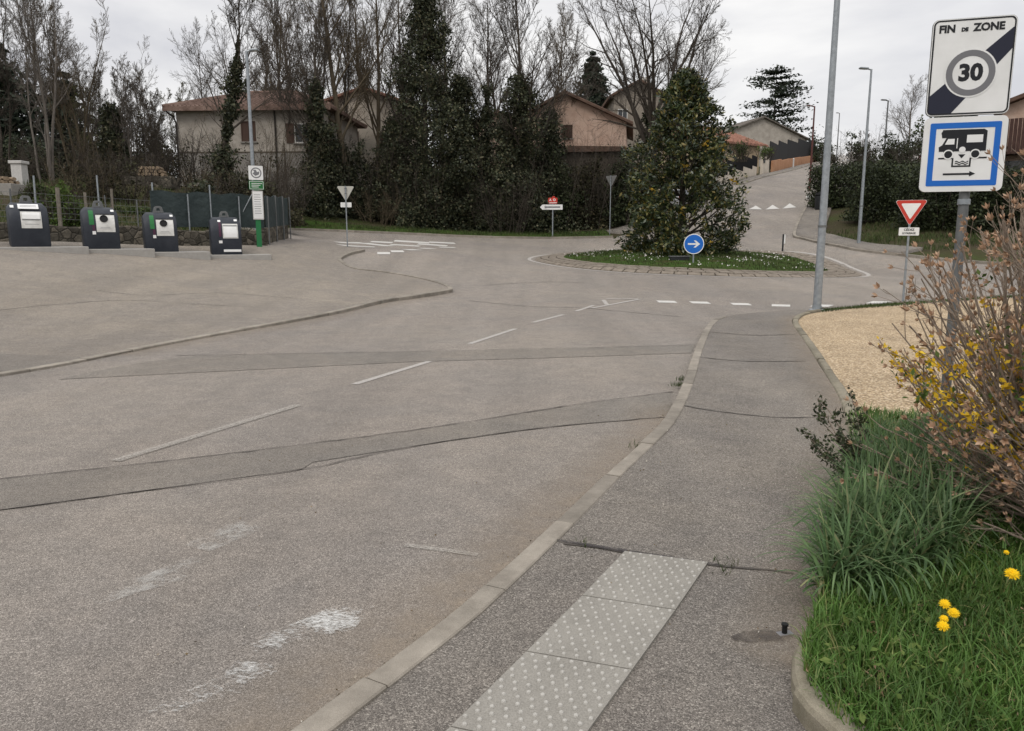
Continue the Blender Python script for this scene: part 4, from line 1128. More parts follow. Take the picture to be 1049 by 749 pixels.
fp = [(v_.x, v_.y) for v_ in (wb[1] + bback * .45, wb[2] + bback * .45, wb[3] + bback * .45, wb[4] + bback * .45, wb[4] + bdir * .6 + bback * .45)]
posts = []
for px, hh, m_, r in [(-20, 1.75, 'woodpost', .05), (22, 1.7, 'galv_dark', .03), (46, 2.2, 'galv', .032), (69.5, 1.85, 'woodpost', .07), (97, 1.75, 'woodpost', .05), (110, 2.4, 'galv', .03), (118, 1.7, 'galv_dark', .025), (123, 1.95, 'woodpost', .045), (148, 1.6, 'galv_dark', .025), (165.5, 2.3, 'galv', .032), (176, 1.7, 'woodpost', .04)]:
    d = np.array([ (px - CX) / FPX, 1.0]); a = np.array(fp[0]); b = np.array(fp[-1]); u = b - a
    tt = np.linalg.solve(np.column_stack([d, -u]), a); p = d * tt[0]; posts.append((p[0], p[1], hh, m_, r))
wire_fence('wire mesh fence on mixed posts behind the old stone wall', fp, 1.7, posts, [.75, .95, 1.15, 1.35, 1.6])
so = thing('screen_fence', 'dark green cloth screen fence on the stone wall at the corner by the bus stop', 'fence', (cor.x, cor.y, 0))
def screen(name, a, b, z0, z1, m, th=.03):
    mb = MB(); n = 10; V = []
    d = Vector((b[0] - a[0], b[1] - a[1], 0)); nn = Vector((-d.y, d.x, 0)).normalized()
    for k in range(n + 1):
        x, y = a[0] + d.x * k / n, a[1] + d.y * k / n; z = H(x, y); sag = .05 * math.sin(k * 1.9) ; o_ = nn * (.04 * math.sin(k * 2.3))
        for s, zz in ((0, z0), (0, z1 + sag), (th, z1 + sag), (th, z0)): V.append((x - cor.x + o_.x + nn.x * s, y - cor.y + o_.y + nn.y * s, z + zz))
    F = [(i * 4 + j, i * 4 + (j + 1) % 4, (i + 1) * 4 + (j + 1) % 4, (i + 1) * 4 + j) for i in range(n) for j in range(4)] + [(0, 1, 2, 3), tuple(range(4 * n, 4 * n + 4))]
    mb.add(V, F).build(name, m, so); return a, b
s0 = wb[4] + bdir * .55 + bback * .2; c_ = Vector((cor.x, cor.y, 0)) + bback * .2
screen('screen_cloth', (s0.x, s0.y), (c_.x, c_.y), .66, 2.02, M['mesh']); screen('screen_cloth', (c_.x + .06, c_.y + .06), (cor2.x, cor2.y), .66, 2.0, M['mesh'])
for px in (199, 221.5, 250):
    d = np.array([(px - CX) / FPX, 1.0]); a = np.array([s0.x, s0.y]); u = np.array([c_.x, c_.y]) - a; tt = np.linalg.solve(np.column_stack([d, -u]), a); p = d * tt[0] - np.array([bback.x, bback.y]) * .06
    MB().tube([(p[0] - cor.x, p[1] - cor.y, H(*p) - .2), (p[0] - cor.x, p[1] - cor.y, H(*p) + (2.35 if px == 221.5 else 1.95))], .03, 8).build('post', M['galv'], so)
for tt in (.0, .33, .66, 1.0):
    x, y = cor.x + (cor2.x - cor.x) * tt + .1, cor.y + (cor2.y - cor.y) * tt
    MB().tube([(x - cor.x, y - cor.y, H(x, y) - .2), (x - cor.x, y - cor.y, H(x, y) + 2.06)], .03, 8).build('post', M['galv_dark'], so)
q = ground(246, 32.6)
MB().tube([(q.x - cor.x, q.y - cor.y, H(q.x, q.y) + .7), (q.x + .75 - cor.x, q.y + .2 - cor.y, H(q.x, q.y) + 2.1)], .022, 6).build('brace', M['galv'], so)

# ------------------------------------------------------------------ street lamps
def street_lamp(label, base, top_z, r0, r1, arm, mt, group='street lamps', head=True, band=True, hatch=True):
    t = thing('street_lamp', label, 'street lamp', base, 0, group)
    hh = top_z - base[2]
    MB().tube([(0, 0, -.2), (0, 0, hh * .5), (0, 0, hh)], [r0, (r0 + r1) / 2, r1], 14).build('pole', M[mt], t, smooth=True)
    MB().lathe([(r0 * 1.9, 0), (r0 * 1.9, .02), (r0 * 1.15, .04), (r0 * 1.12, .12)], 14).build('base_plate', M[mt], t)
    if hatch: MB().box(-.045, .045, -r0 * 1.05, -r0 * .7, .5, .95).build('hatch', M[mt], t, bevel=.004)
    if band: MB().lathe([(r0 * 1.02, 0), (r0 * 1.06, .004), (r0 * 1.06, .05), (r0 * 1.02, .054)], 14, (0, 0, 2.1)).build('strap', M['galv_dark'], t)
    if head:
        dx, dy = arm
        L = math.hypot(dx, dy); ux_, uy_ = dx / L, dy / L
        MB().tube([(0, 0, hh - .03), (ux_ * L * .35, uy_ * L * .35, hh + .02)], r1 * .8, 8).build('arm', M[mt], t)
        Mx = Matrix.Translation((ux_ * L * .3, uy_ * L * .3, hh + .02)) @ Matrix.Rotation(math.atan2(uy_, ux_), 4, 'Z') @ Matrix.Rotation(R(-4), 4, 'Y')
        hd = MB().box(0, L * .75, -.13, .13, -.03, .055, M=Mx).build('lamp_head', M[mt], t, bevel=.025)
        MB().box(L * .2, L * .65, -.09, .09, -.042, -.031, M=Mx).build('lens', M['lampglass'], hd)
    return t
def lamp_at(label, bx, by, Y, topy, r0, r1, armx, mt, army=0, topx=None, **k):
    b = pt(bx, by, Y); b.z = H(b.x, b.y) + .0
    tp = pt(topx or bx, topy, Y)
    return street_lamp(label, b, tp.z, r0, r1, (armx, army), mt, **k)
b = at(836.5, 321); b.z += .08
street_lamp('tall grey steel lamp pole at the tip of the pavement beside the gravel', b, b.z + 9.3, .105, .062, (-1.1, .3), 'galv')
lamp_at('slim grey lamp with single head on the grass in front of the right hedge', 879.5, 250, 43, 71, .10, .05, -.62, 'galv', topx=893)
lamp_at('grey lamp standing behind the bus stop post, in front of the grey-beige house', 262.5, 236, 36, 52.5, .10, .06, .5, 'galv', topx=258)
lamp_at('rust-red lamp on the pavement of the hill street', 829, 197, 76, 109, .11, .07, -.75, 'redpole')
lamp_at('grey lamp seen over the top of the right hedge, left of the bare tree', 905.5, 160, 70, 103, .09, .06, -.6, 'galv_dark')
lamp_at('distant thin lamp at the top of the hill street, beside the tall pole', 856.5, 168, 125, 116, .1, .06, -.5, 'galv_dark')

# ------------------------------------------------------------------ signs
def post(parent, r, h, m='galv', z0=-.3): return MB().tube([(0, 0, z0), (0, 0, h)], r, 12).build('post', M[m], parent, smooth=True)
def yield_sign(label, base, rot, side, hz, plate=True, group='give way signs', back='signback'):
    t = thing('give_way_sign', label, 'road sign', base, rot, group)
    post(t, .03, hz + side * .3)
    pn = MB().prism(rtri(side, .045, 0, hz), -.055, -.045).build('panel', M[back], t)
    MB().prism(rtri(side - .012, .045, 0, hz), -.0575, -.0555).build('border', M['red'], pn)
    MB().prism(rtri(side * .62, .02, 0, hz), -.0605, -.058).build('field', M['white'], pn)
    MB().ring(rtri(side, .045, 0, hz), rtri(side - .016, .045, 0, hz), -.0585, -.0576).build('rim', M['white'], pn)
    for dz in (-.1, .12): MB().box(-.05, .05, -.045, .035, hz + dz - .015, hz + dz + .015).build('bracket', M['galv_dark'], t)
    if plate:
        zc = hz - side * .577 - .15
        pl = MB().prism(rr(side * .62, .22, .02, 0, zc), -.055, -.045).build('plate', M['white'], t)
        text('CÉDEZ', .085, M['black'], pl, 0, -.0565, zc + .045, .003)
        text('LE PASSAGE', .075, M['black'], pl, 0, -.0565, zc - .05, .003, sx=.85)
    return t
b = at(925, 308.5); b.z += .08
yield_sign('red and white give way sign with small plate at the edge of the gravel', b, face(b) + R(3), .82, pt(930, 214, b.y).z - b.z)
b = pt(356, 253.5, 36); b.z = H(b.x, b.y) + .08
yield_sign('give way sign seen from behind on the kerb tip near the crossing', b, face(b) + math.pi, .80, pt(355.5, 196, 36).z - b.z, back='signback_light')
b = pt(624.5, 242.5, 53.5); b.z = H(b.x, b.y) + .1
yield_sign('dark-backed give way sign seen from behind left of the roundabout tree', b, face(b) + R(150), .9, pt(624, 184, 53.5).z - b.z, plate=False)
# direction sign
b = pt(566, 241.5, 52.5); b.z = H(b.x, b.y) + .1
t = thing('direction_sign', 'direction sign with a red motorway plate over a white arrow board at the hedge', 'road sign', b, face(b))
zc = pt(566, 212.3, 52.5).z - b.z
post(t, .045, zc + .7, 'galv')
pn = MB().prism([(-.70, zc - .17), (.66, zc - .17), (.66, zc + .17), (-.70, zc + .17), (-.86, zc)], -.08, -.05).build('arrow_board', M['white'], t)
text('CENTRE-VILLE', .15, M['black'], pn, 0, -.082, zc + .0, .004, sx=.8) if False else MB().box(-.55, .5, -.082, -.0805, zc - .05, zc + .05).build('lettering', M['signgrey'], pn)
z2 = zc + .42
rp = MB().prism(rr(.62, .40, .08, 0, z2), -.08, -.05).build('motorway_plate', M['red'], t)
text('A', .22, M['white'], rp, -.17, -.082, z2 + .05, .006)
MB().ring(circ(.085, 16, .10, z2 + .06), circ(.05, 16, .10, z2 + .06), -.083, -.0805).build('motorway_symbol', M['white'], rp)
MB().box(-.27, .27, -.083, -.0805, z2 - .16, z2 - .115).build('lettering', M['white'], rp)
MB().prism([(-.06, z2 + .201), (.16, z2 + .201), (.12, z2 + .30), (-.02, z2 + .30)], -.08, -.05).build('tab', M['red'], rp)
# blue arrow of the roundabout
b = pt(710, 270.5, 33.2); b.z = isl_z(b.x, b.y)
t = thing('keep_right_sign', 'round blue sign with a white right arrow in front of the roundabout tree', 'road sign', b, face(b))
zc = pt(710, 250, b.y).z - b.z
post(t, .035, zc + .3)
pn = MB().prism(circ(.43, 40, 0, zc), -.06, -.045).build('disc', M['white'], t)
MB().prism(circ(.395, 40, 0, zc), -.063, -.0605).build('field', M['blue'], pn)
MB().prism([(-.25, zc - .035), (.10, zc - .035), (-.01, zc - .15), (.075, zc - .15), (.26, zc), (.075, zc + .15), (-.01, zc + .15), (.10, zc + .035), (-.25, zc + .035)], -.066, -.0635).build('arrow', M['white'], pn)
b = ground(697, 34.0); b.z = isl_z(b.x, b.y)
t = thing('low_box', 'low dark box at the foot of the roundabout tree, left of the blue arrow sign', 'box', b, R(4))
MB().box(-.55, .3, -.15, .15, -.1, .14).build('box', M['plastic_dark'], t, bevel=.01)
MB().box(-.57, .32, -.17, .17, .142, .17).build('lid', M['signgrey'], t)
# marker post
b = pt(801.5, 259, 43); b.z = H(b.x, b.y) + .02
t = thing('marker_post', 'thin dark delineator post with a white reflector at the back of the roundabout', 'marker post', b, face(b))
MB().tube([(0, 0, -.1), (0, 0, pt(801, 240, 43).z - b.z)], .045, 8).build('post', M['plastic_dark'], t)
zz = pt(801, 240, 43).z - b.z
MB().box(.046, .115, -.05, .03, zz * .45, zz * .98).build('reflector', M['white'], t)
# end of 30 zone and motorhome service signs on one post
YS = 7.2; b = pt(966, 430, YS); b.z = H(b.x, b.y) + .08
s30 = thing('street_sign', 'grey post with an end of 30 zone sign above a blue motorhome service sign', 'road sign', b, R(-17))
z1, z0 = pt(994, 19.5, YS).z - b.z, pt(990, 119, YS).z - b.z
hS = z1 - z0; wS = hS * .80; zc = (z0 + z1) / 2
dx = -.065
post(s30, .045, z1 - .1, 'galv_dark')
pn = MB().prism(rr(wS, hS, .05, dx, zc), -.075, -.05).build('zone_panel', M['signback'], s30)
MB().prism(rr(wS - .004, hS - .004, .05, dx, zc), -.0775, -.0755).build('field', M['white'], pn)
MB().ring(rr(wS - .018, hS - .018, .045, dx, zc), rr(wS - .044, hS - .044, .034, dx, zc), -.0795, -.0780).build('border', M['black'], pn)
# diagonal bar, cut to the border
hw, hh_ = wS / 2 - .022, hS / 2 - .022
bw = .105
P = [(dx - hw, zc - hh_ + .01), (dx - hw, zc - hh_ + .155), (dx + hw, zc + hh_ - .075), (dx + hw, zc + hh_ - .255), (dx - hw + .185, zc - hh_)]
P += [(dx - hw + .03, zc - hh_)]
MB().prism(P, -.0795, -.0785).build('diagonal_bar', M['darkblue'], pn)
cz = zc - .06 * hS / .93
MB().prism(circ(.225 * wS / .74 + .008, 40, dx - .0, cz), -.0808, -.0798).build('disc', M['white'], pn)
MB().ring(circ(.218 * wS / .74, 40, dx, cz), circ(.160 * wS / .74, 40, dx, cz), -.0825, -.0812).build('ring', M['signgrey'], pn)
text('30', .215 * wS / .74, M['black'], pn, dx, -.0815, cz - .002, .009)
text('FIN', .088, M['black'], pn, dx - .215, -.0795, zc + hS * .395, .004)
text('DE', .042, M['black'], pn, dx - .075, -.0795, zc + hS * .382, .003)
text('ZONE', .088, M['black'], pn, dx + .115, -.0795, zc + hS * .395, .004)
z1, z0 = z0 - .012, pt(987, 196.5, YS).z - b.z
hP = z1 - z0; wP = hP * 1.02; zc = (z0 + z1) / 2; dx = -.06
pn = MB().prism(rr(wP, hP, .05, dx, zc), -.075, -.05).build('motorhome_panel', M['white'], s30)
MB().ring(rr(wP - .10, hP - .10, .012, dx, zc), rr(wP - .20, hP - .20, .006, dx, zc), -.0775, -.0755).build('blue_border', M['blue'], pn)
k = hP / .74
def S(p): return [(dx + x * k, zc + z * k) for x, z in p]
pict = MB()
pict.prism(S([(-.215, .215), (-.20, .245), (.17, .245), (.20, .225), (.20, .03), (.155, .03), (.145, -.0), (.07, -.0), (.06, .03), (-.09, .03), (-.10, .0), (-.175, .0), (-.185, .03), (-.225, .03), (-.23, .075), (-.20, .095), (-.165, .165), (-.205, .165)]), -.0772, -.0756)
pict.prism(S([(-.225, -.045), (-.10, -.045), (-.10, -.03), (-.225, -.03)]), -.0772, -.0756)
pict.prism(S([(.075, -.045), (.215, -.045), (.215, -.03), (.075, -.03)]), -.0772, -.0756)
pict.prism(S([(-.10, -.125), (.075, -.125), (.075, -.035), (.06, -.035), (.06, -.11), (-.085, -.11), (-.085, -.035), (-.10, -.035)]), -.0772, -.0756)
pict.prism(S([(-.045, .0), (.02, .0), (-.0125, -.04)]), -.0772, -.0756)
for zz in (-.07, -.09):
    w_ = [(-.07 + i * .011, zz + .007 * math.sin(i * 1.26)) for i in range(12)]
    pict.prism(S(w_ + [(x, z - .010) for x, z in w_[::-1]]), -.0772, -.0756)
pict.prism(S([(-.17, -.205), (.07, -.205), (.07, -.222), (.125, -.195), (.07, -.168), (.07, -.186), (-.17, -.186)]), -.0772, -.0756)
for wx in (-.1375, .1075): pict.prism([(dx + x * k, zc + z * k) for x, z in circ(.036, 20, wx, .0)], -.0795, -.0790)
pict.build('pictogram', M['black'], pn)
wh = MB()
wh.prism(S([(-.175, .10), (-.15, .155), (-.09, .155), (-.09, .10)]), -.0788, -.0776)
wh.prism(S([(.02, .115), (.165, .115), (.165, .19), (.02, .19)]), -.0788, -.0776)
wh.ring([(dx + x * k, zc + z * k) for x, z in circ(.049, 20, -.1375, .0)], [(dx + x * k, zc + z * k) for x, z in circ(.037, 20, -.1375, .0)], -.0788, -.0776)
wh.ring([(dx + x * k, zc + z * k) for x, z in circ(.049, 20, .1075, .0)], [(dx + x * k, zc + z * k) for x, z in circ(.037, 20, .1075, .0)], -.0788, -.0776)
wh.prism([(dx + x * k, zc + z * k) for x, z in circ(.03, 16, -.0125, .045)], -.0788, -.0776)
wh.prism(S([(-.068, .06), (-.060, .06), (-.060, .16), (-.068, .16)]), -.0788, -.0776)
wh.build('pictogram_window', M['white'], pn)
for zz in (zc + .2, zc - .2, zc + .75, zc + 1.15): MB().box(-.065, .065, -.05, .05, zz - .018, zz + .018).build('bracket', M['galv'], s30, bevel=.004)
MB().lathe([(.046, 0), (.054, .004), (.054, .05), (.046, .054)], 14, (0, 0, z0 - .12)).build('clamp', M['galv'], s30)

# bus stop
b = pt(266, 254.5, 31.6); b.z = H(b.x, b.y) + .05
t = thing('bus_stop_post', 'green bus stop post with a white emblem sign, green name plate and timetable', 'bus stop', b, face(b) + R(6))
g = lambda y: pt(266, y, 31.6).z - b.z
MB().box(-.10, .10, -.04, .04, -.2, g(172)).build('post', M['greenpost'], t, bevel=.01)
w_ = .56
pn = MB().prism(rr(w_, g(170) - g(184.5), .03, .0, (g(170) + g(184.5)) / 2), -.075, -.045).build('emblem_panel', M['white'], t)
zc = (g(170) + g(184.5)) / 2
MB().ring(circ(.21, 28, .01, zc), circ(.165, 28, .01, zc), -.0775, -.0755).build('emblem_ring', M['signgrey'], pn)
MB().prism([(-.13, zc - .03), (-.02, zc - .12), (.12, zc - .06), (.14, zc + .06), (.05, zc + .03), (.0, zc + .12), (-.10, zc + .11), (-.06, zc + .03)], -.0775, -.0755).build('emblem', M['signgrey'], pn)
zc = (g(185.3) + g(194.5)) / 2
pn = MB().prism(rr(w_ + .02, g(185.3) - g(194.5), .02, 0, zc), -.075, -.045).build('name_plate', M['green'], t)
MB().ring(rr(w_ - .02, g(185.3) - g(194.5) - .04, .02, 0, zc), rr(w_ - .05, g(185.3) - g(194.5) - .07, .02, 0, zc), -.0775, -.0755).build('border', M['white'], pn)
for dz in (.07, 0, -.07): MB().box(-.19, .15 + dz, -.0775, -.0755, zc + dz - .012, zc + dz + .012).build('lettering', M['white'], pn)
zc = (g(195.5) + g(225)) / 2; hh = g(195.5) - g(225)
pn = MB().prism(rr(.42, hh, .02, 0.02, zc), -.075, -.045).build('timetable_case', M['dirty_white'], t)
sh = MB().prism(rr(.36, hh - .08, .01, 0.02, zc), -.0775, -.0755).build('timetable', M['white'], pn)
for k in range(9): MB().box(-.12, .12 + (k % 3) * .015, -.0795, -.078, zc + hh * .36 - k * hh * .08 - .012, zc + hh * .36 - k * hh * .08 + .006).build('lettering', M['signgrey'], sh)

# ------------------------------------------------------------------ cars, bin, slab near the hill street
def car(label, base, rot):
    t = thing('parked_car', label, 'car', base, rot, 'cars parked by the hill street')
    W_, L_ = 1.76, 4.1
    def shell(rows):
        V, F = [], []; n = len(rows[0])
        for r_ in rows: V += r_
        for i in range(len(rows) - 1):
            for j in range(n): F.append((i * n + j, i * n + (j + 1) % n, (i + 1) * n + (j + 1) % n, (i + 1) * n + j))
        return V, F + [tuple(range(n)), tuple(range((len(rows) - 1) * n, len(rows) * n))]
    rows = []
    for x, zb, zt, wf in [(-2.05, .38, .62, .74), (-1.98, .25, .86, .90), (-1.4, .22, .93, .98), (-.9, .22, .95, 1), (.6, .22, .95, 1), (1.2, .22, .92, .98), (1.75, .24, .80, .94), (2.0, .28, .62, .82), (2.06, .40, .55, .74)]:
        w = W_ / 2 * wf
        rows.append([(x, -w * .94, zb), (x, -w, zb + .2), (x, -w, zt - .12), (x, -w * .9, zt), (x, w * .9, zt), (x, w, zt - .12), (x, w, zb + .2), (x, w * .94, zb)])
    V, F = shell(rows); MB().add(V, F).build('body', M['carpaint'], t, smooth=True, bevel=.03)
    rows = []
    for x, z0, z1, w in [(-1.95, .85, .9, .74), (-1.72, .9, 1.36, .62), (-1.2, .93, 1.45, .60), (-.3, .94, 1.48, .60), (.35, .93, 1.42, .60), (1.05, .90, .95, .72)]:
        rows.append([(x, -w - .1 * (1.48 - z1 < .2), z0), (x, -w, z1), (x, w, z1), (x, w + .1 * (1.48 - z1 < .2), z0)])
    V, F = shell(rows); MB().add(V, F).build('windows', M['glass'], t, smooth=True, bevel=.02)
    MB().add([(-1.7, -.6, 1.37), (-1.2, -.61, 1.462), (-.3, -.61, 1.492), (.3, -.6, 1.445), (.3, .6, 1.445), (-.3, .61, 1.492), (-1.2, .61, 1.462), (-1.7, .6, 1.37)], [(0, 1, 6, 7), (1, 2, 5, 6), (2, 3, 4, 5)]).build('roof', M['carpaint'], t, smooth=True)
    for x in (-1.3, 1.28):
        for s in (-1, 1):
            wo = MB().tube([(x, s * .70, .31), (x, s * .885, .31)], .31, 20).build('wheel', M['rubber'], t)
            MB().tube([(x, s * .886, .31), (x, s * .895, .31)], .2, 14).build('rim', M['galv'], wo)
    for s in (-1, 1):
        MB().box(-2.05, -1.93, s * .72 - .1, s * .72 + .1, .62, .84).build('tail_lamp', M['red'], t, bevel=.02)
        MB().box(1.86, 2.03, s * .62 - .14, s * .62 + .14, .56, .68).build('headlight', M['lampglass'], t, bevel=.02)
        MB().box(.55, .75, s * .95 - .08, s * .95 + .08, .95, 1.08).build('mirror', M['carpaint'], t, bevel=.02)
    MB().box(-2.075, -2.05, -.26, .26, .50, .60).build('number_plate', M['white'], t)
    return t
b = ground(692, 63.5); b.z = H(b.x, b.y)
car('white car glimpsed through the roundabout tree, parked left of the hill street', b, R(60))
b = ground(846, 84); b.z = H(b.x, b.y) + .06
car('white car mostly hidden by the tall lamp pole beside the right hedge', b, R(52))
b = ground(833, 59); b.z = H(b.x, b.y) + .1
t = thing('litter_bin', 'black litter bin against the hedge on the right pavement of the hill street', 'litter bin', b, R(20))
MB().lathe([(.0, 0), (.30, 0), (.33, .08), (.36, 1.0), (.33, 1.02), (.31, .95), (.0, .94)], 20).build('body', M['plastic_dark'], t, smooth=True)
MB().lathe([(.37, 0), (.38, .03), (.3, .2), (.08, .26), (0, .265)], 20, (0, 0, 1.06)).build('lid', M['fabric_black'], t, smooth=True)
for a in (0, 2.1, 4.2): MB().tube([(.3 * math.cos(a), .3 * math.sin(a), .95), (.3 * math.cos(a), .3 * math.sin(a), 1.1)], .02, 6).build('strut', M['galv_dark'], t)
b = ground(826, 66); b.z = H(b.x, b.y) + .1
t = thing('kerb_marker', 'low white rounded slab on the pavement below the rust-red lamp', 'marker', b, R(0))
MB().lathe([(.0, 0), (.55, .02), (.62, .12), (.5, .26), (.0, .30)], 20).build('slab', M['white'], t, smooth=True).scale = (1, .45, 1)
MB().lathe([(.0, -.1), (.58, -.1), (.6, .0), (.0, .005)], 20).build('base', M['dirty_white'], t, smooth=True).scale = (1, .45, 1)
b = ground(797 - 16, 80); b = Vector((offset_path(HLs, 1.6)[20][0], offset_path(HLs, 1.6)[20][1], 0)); b.z = H(b.x, b.y) + .1
for i_, lab in ((27, 'white bollard by the low end of the stepped cream wall'), (47, 'white bollard in front of the orange wall')):
    b = offset_path(HLs, 1.4)[i_]
    t = thing('bollard', lab, 'bollard', (b[0], b[1], H(*b) + .1), 0, 'white bollards on the hill street')
    MB().tube([(0, 0, -.1), (0, 0, 1.2)], .11, 12).build('post', M['dirty_white'], t, smooth=True)
    MB().lathe([(.12, 0), (.12, .08), (.0, .14)], 12, (0, 0, 1.201)).build('cap', M['white'], t, smooth=True)
# small black bollard stub on the pavement
b = at(803, 657); b.z += walk_h((b.x, b.y))
t = thing('plastic_stub', 'small black plastic stub on the pavement at the edge of the grass', 'stub', b, R(15))
MB().lathe([(.013, 0), (.013, .045), (.017, .047), (.017, .056), (0, .057)], 10).build('stem', M['rubber'], t)
MB().box(-.035, .04, -.02, .02, -.001, .009).build('foot', M['signgrey'], t, bevel=.003)
b = at(575, 541); b.z += walk_h((b.x, b.y)) + .02
# white gate pillar and log piles in the left garden
b = ground(34, 40)
t = thing('stone_pillar', 'white square stone pillar in the garden behind the leftmost container', 'pillar', (b.x, b.y, b.z))
zz = pt(33, 165, 40).z - b.z
MB().box(-.27, .27, -.27, .27, -.5, zz - .15).build('shaft', M['dirty_white'], t, bevel=.02)
MB().box(-.34, .34, -.34, .34, zz - .149, zz).build('cap', M['dirty_white'], t, bevel=.02)
def log_pile(label, c, n, rows, L, rot, r=.13):
    t = thing('log_pile', label, 'log pile', c, rot, 'wood piles in the gardens')
    for j in range(rows):
        for i in range(n - j):
            x = (i - (n - j - 1) / 2) * 2 * r; z = r + j * r * 1.72
            MB().tube([(x + random.gauss(0, .02), -L / 2 + random.gauss(0, .1), z), (x + random.gauss(0, .02), L / 2 + random.gauss(0, .1), z)], r * random.uniform(.8, 1.0), 9).build('log', M['wood'], t)
    return t
b = ground(5, 38); zz = b.z + .5
log_pile('pile of cut logs at the left edge beside the white stone pillar', (b.x, b.y, zz - .25), 9, 2, 1.6, R(65), .10)
MB_ = thing('garden_wall', 'low grey block wall under the log pile at the left edge', 'wall', (b.x - 1.0, b.y, b.z - .5))
MB().box(-4, 2.5, -.9, .9, 0, zz - b.z + .24).build('wall', M['wall_base'], MB_, bevel=.02)
b = ground(166, 44); log_pile('pale heap of split wood left of the grey-beige house', (b.x, b.y, b.z + .3), 7, 3, 1.0, R(10), .10)
b2 = thing('retaining_wall', 'low dark stone bank wall carrying the split wood heap', 'wall', (b.x, b.y, b.z - .4))
MB().box(-1.3, 1.3, -.6, .6, 0, .68).build('wall', M['stone'], b2, bevel=.03)
# ================================================================== vegetation
def unit(v): return v / (np.linalg.norm(v, axis=-1, keepdims=True) + 1e-9)
def tubes_np(P, Rr, sides):
    """P (B,S,3) polylines, Rr (B,S) radii -> verts, quads"""
    B, S, _ = P.shape
    T = np.gradient(P, axis=1); T = unit(T)
    ref = np.where(np.abs(T[:, :1, 2:3]) > .9, np.array([1., 0, 0]), np.array([0, 0, 1.]))
    U = unit(np.cross(T, np.broadcast_to(ref, T.shape))); W = np.cross(T, U)
    a = np.arange(sides) * 2 * np.pi / sides
    V = P[:, :, None] + (U[:, :, None] * np.cos(a)[None, None, :, None] + W[:, :, None] * np.sin(a)[None, None, :, None]) * Rr[:, :, None, None]
    b = (np.arange(B) * S * sides)[:, None, None]; s = (np.arange(S - 1) * sides)[None, :, None]; k = np.arange(sides)[None, None]; k2 = (k + 1) % sides
    F = np.stack([b + s + k, b + s + k2, b + s + sides + k2, b + s + sides + k], -1).reshape(-1, 4)
    return V.reshape(-1, 3), F
def grow(P, Rr, k, r, t0=.25, t1=1.0, ang=(30, 55), lenf=(.3, .55), S=5, up=.08, wig=.12, taper=.25, rf=.55, minr=.006, lens=None, falloff=.55):
    B, S0, _ = P.shape
    t = t0 + (t1 - t0) * ((np.arange(k)[None] + r.random((B, k))) / k)
    f = t * (S0 - 1); i = np.minimum(f.astype(int), S0 - 2); w = (f - i)[..., None]; bi = np.arange(B)[:, None]
    p0 = P[bi, i] * (1 - w) + P[bi, i + 1] * w; T = unit(P[bi, i + 1] - P[bi, i])
    rad = (Rr[bi, i] * (1 - w[..., 0]) + Rr[bi, i + 1] * w[..., 0])
    L = np.linalg.norm(np.diff(P, axis=1), axis=2).sum(1)[:, None] if lens is None else lens
    L = L * (lenf[0] + (lenf[1] - lenf[0]) * r.random((B, k))) * (1 - falloff * (t - t0) / (1 - t0 + 1e-6))
    a = np.radians(ang[0] + (ang[1] - ang[0]) * r.random((B, k)))
    side = unit(np.cross(T, unit(r.normal(size=T.shape))))
    d = unit(T * np.cos(a)[..., None] + side * np.sin(a)[..., None])
    N = B * k; d = d.reshape(N, 3); p = p0.reshape(N, 3); L = L.reshape(N); out = [p]
    for s in range(S - 1):
        d = unit(d + r.normal(0, wig, (N, 3)) + np.array([0, 0, up])); p = p + d * (L / (S - 1))[:, None]; out.append(p)
    P2 = np.stack(out, 1)
    r0 = np.maximum(rad.reshape(N) * rf, minr)
    R2 = np.maximum(r0[:, None] * np.linspace(1, taper, S)[None], minr * .7)
    return P2, R2
def join(parts):
    V, F, b = [], [], 0
    for v, f in parts: V.append(v); F.append(f + b); b += len(v)
    return np.concatenate(V), np.concatenate(F)
def stems(bases, dirs, lens, r0, S, r, wig=.05, up=.03, taper=.25):
    p = np.array(bases, float); d = unit(np.array(dirs, float)); L = np.array(lens, float); out = [p]
    for s in range(S - 1):
        d = unit(d + r.normal(0, wig, d.shape) + np.array([0, 0, up])); p = p + d * (L / (S - 1))[:, None]; out.append(p)
    return np.stack(out, 1), np.array(r0, float)[:, None] * np.linspace(1, taper, S)[None] ** 1.0
def leaf_quads(C, size, r, aspect=.5, N=None, flat=0.0):
    """diamond leaves at C"""
    n = len(C); u = unit(r.normal(size=(n, 3)))
    if N is not None: u = unit(u + N)
    if flat: u[:, 2] *= (1 - flat); u = unit(u)
    v = unit(np.cross(u, r.normal(size=(n, 3))))
    s = np.asarray(size) * (.6 + .8 * r.random(n)); s = s[:, None]
    w = unit(np.cross(u, v)) * s * .12
    V = np.stack([C - u * s * .5, C + v * s * aspect * .5 + w, C + u * s * .5, C - v * s * aspect * .5 + w], 1).reshape(-1, 3)
    return V, np.arange(n * 4).reshape(n, 4)
def clumps(C, rad, per, r, squash=.8):
    C = np.repeat(C, per, 0); rr_ = np.repeat(np.broadcast_to(rad, (len(C) // per,)), per)
    d = unit(r.normal(size=C.shape)) * (r.random((len(C), 1)) ** .45); d[:, 2] *= squash
    return C + d * rr_[:, None]
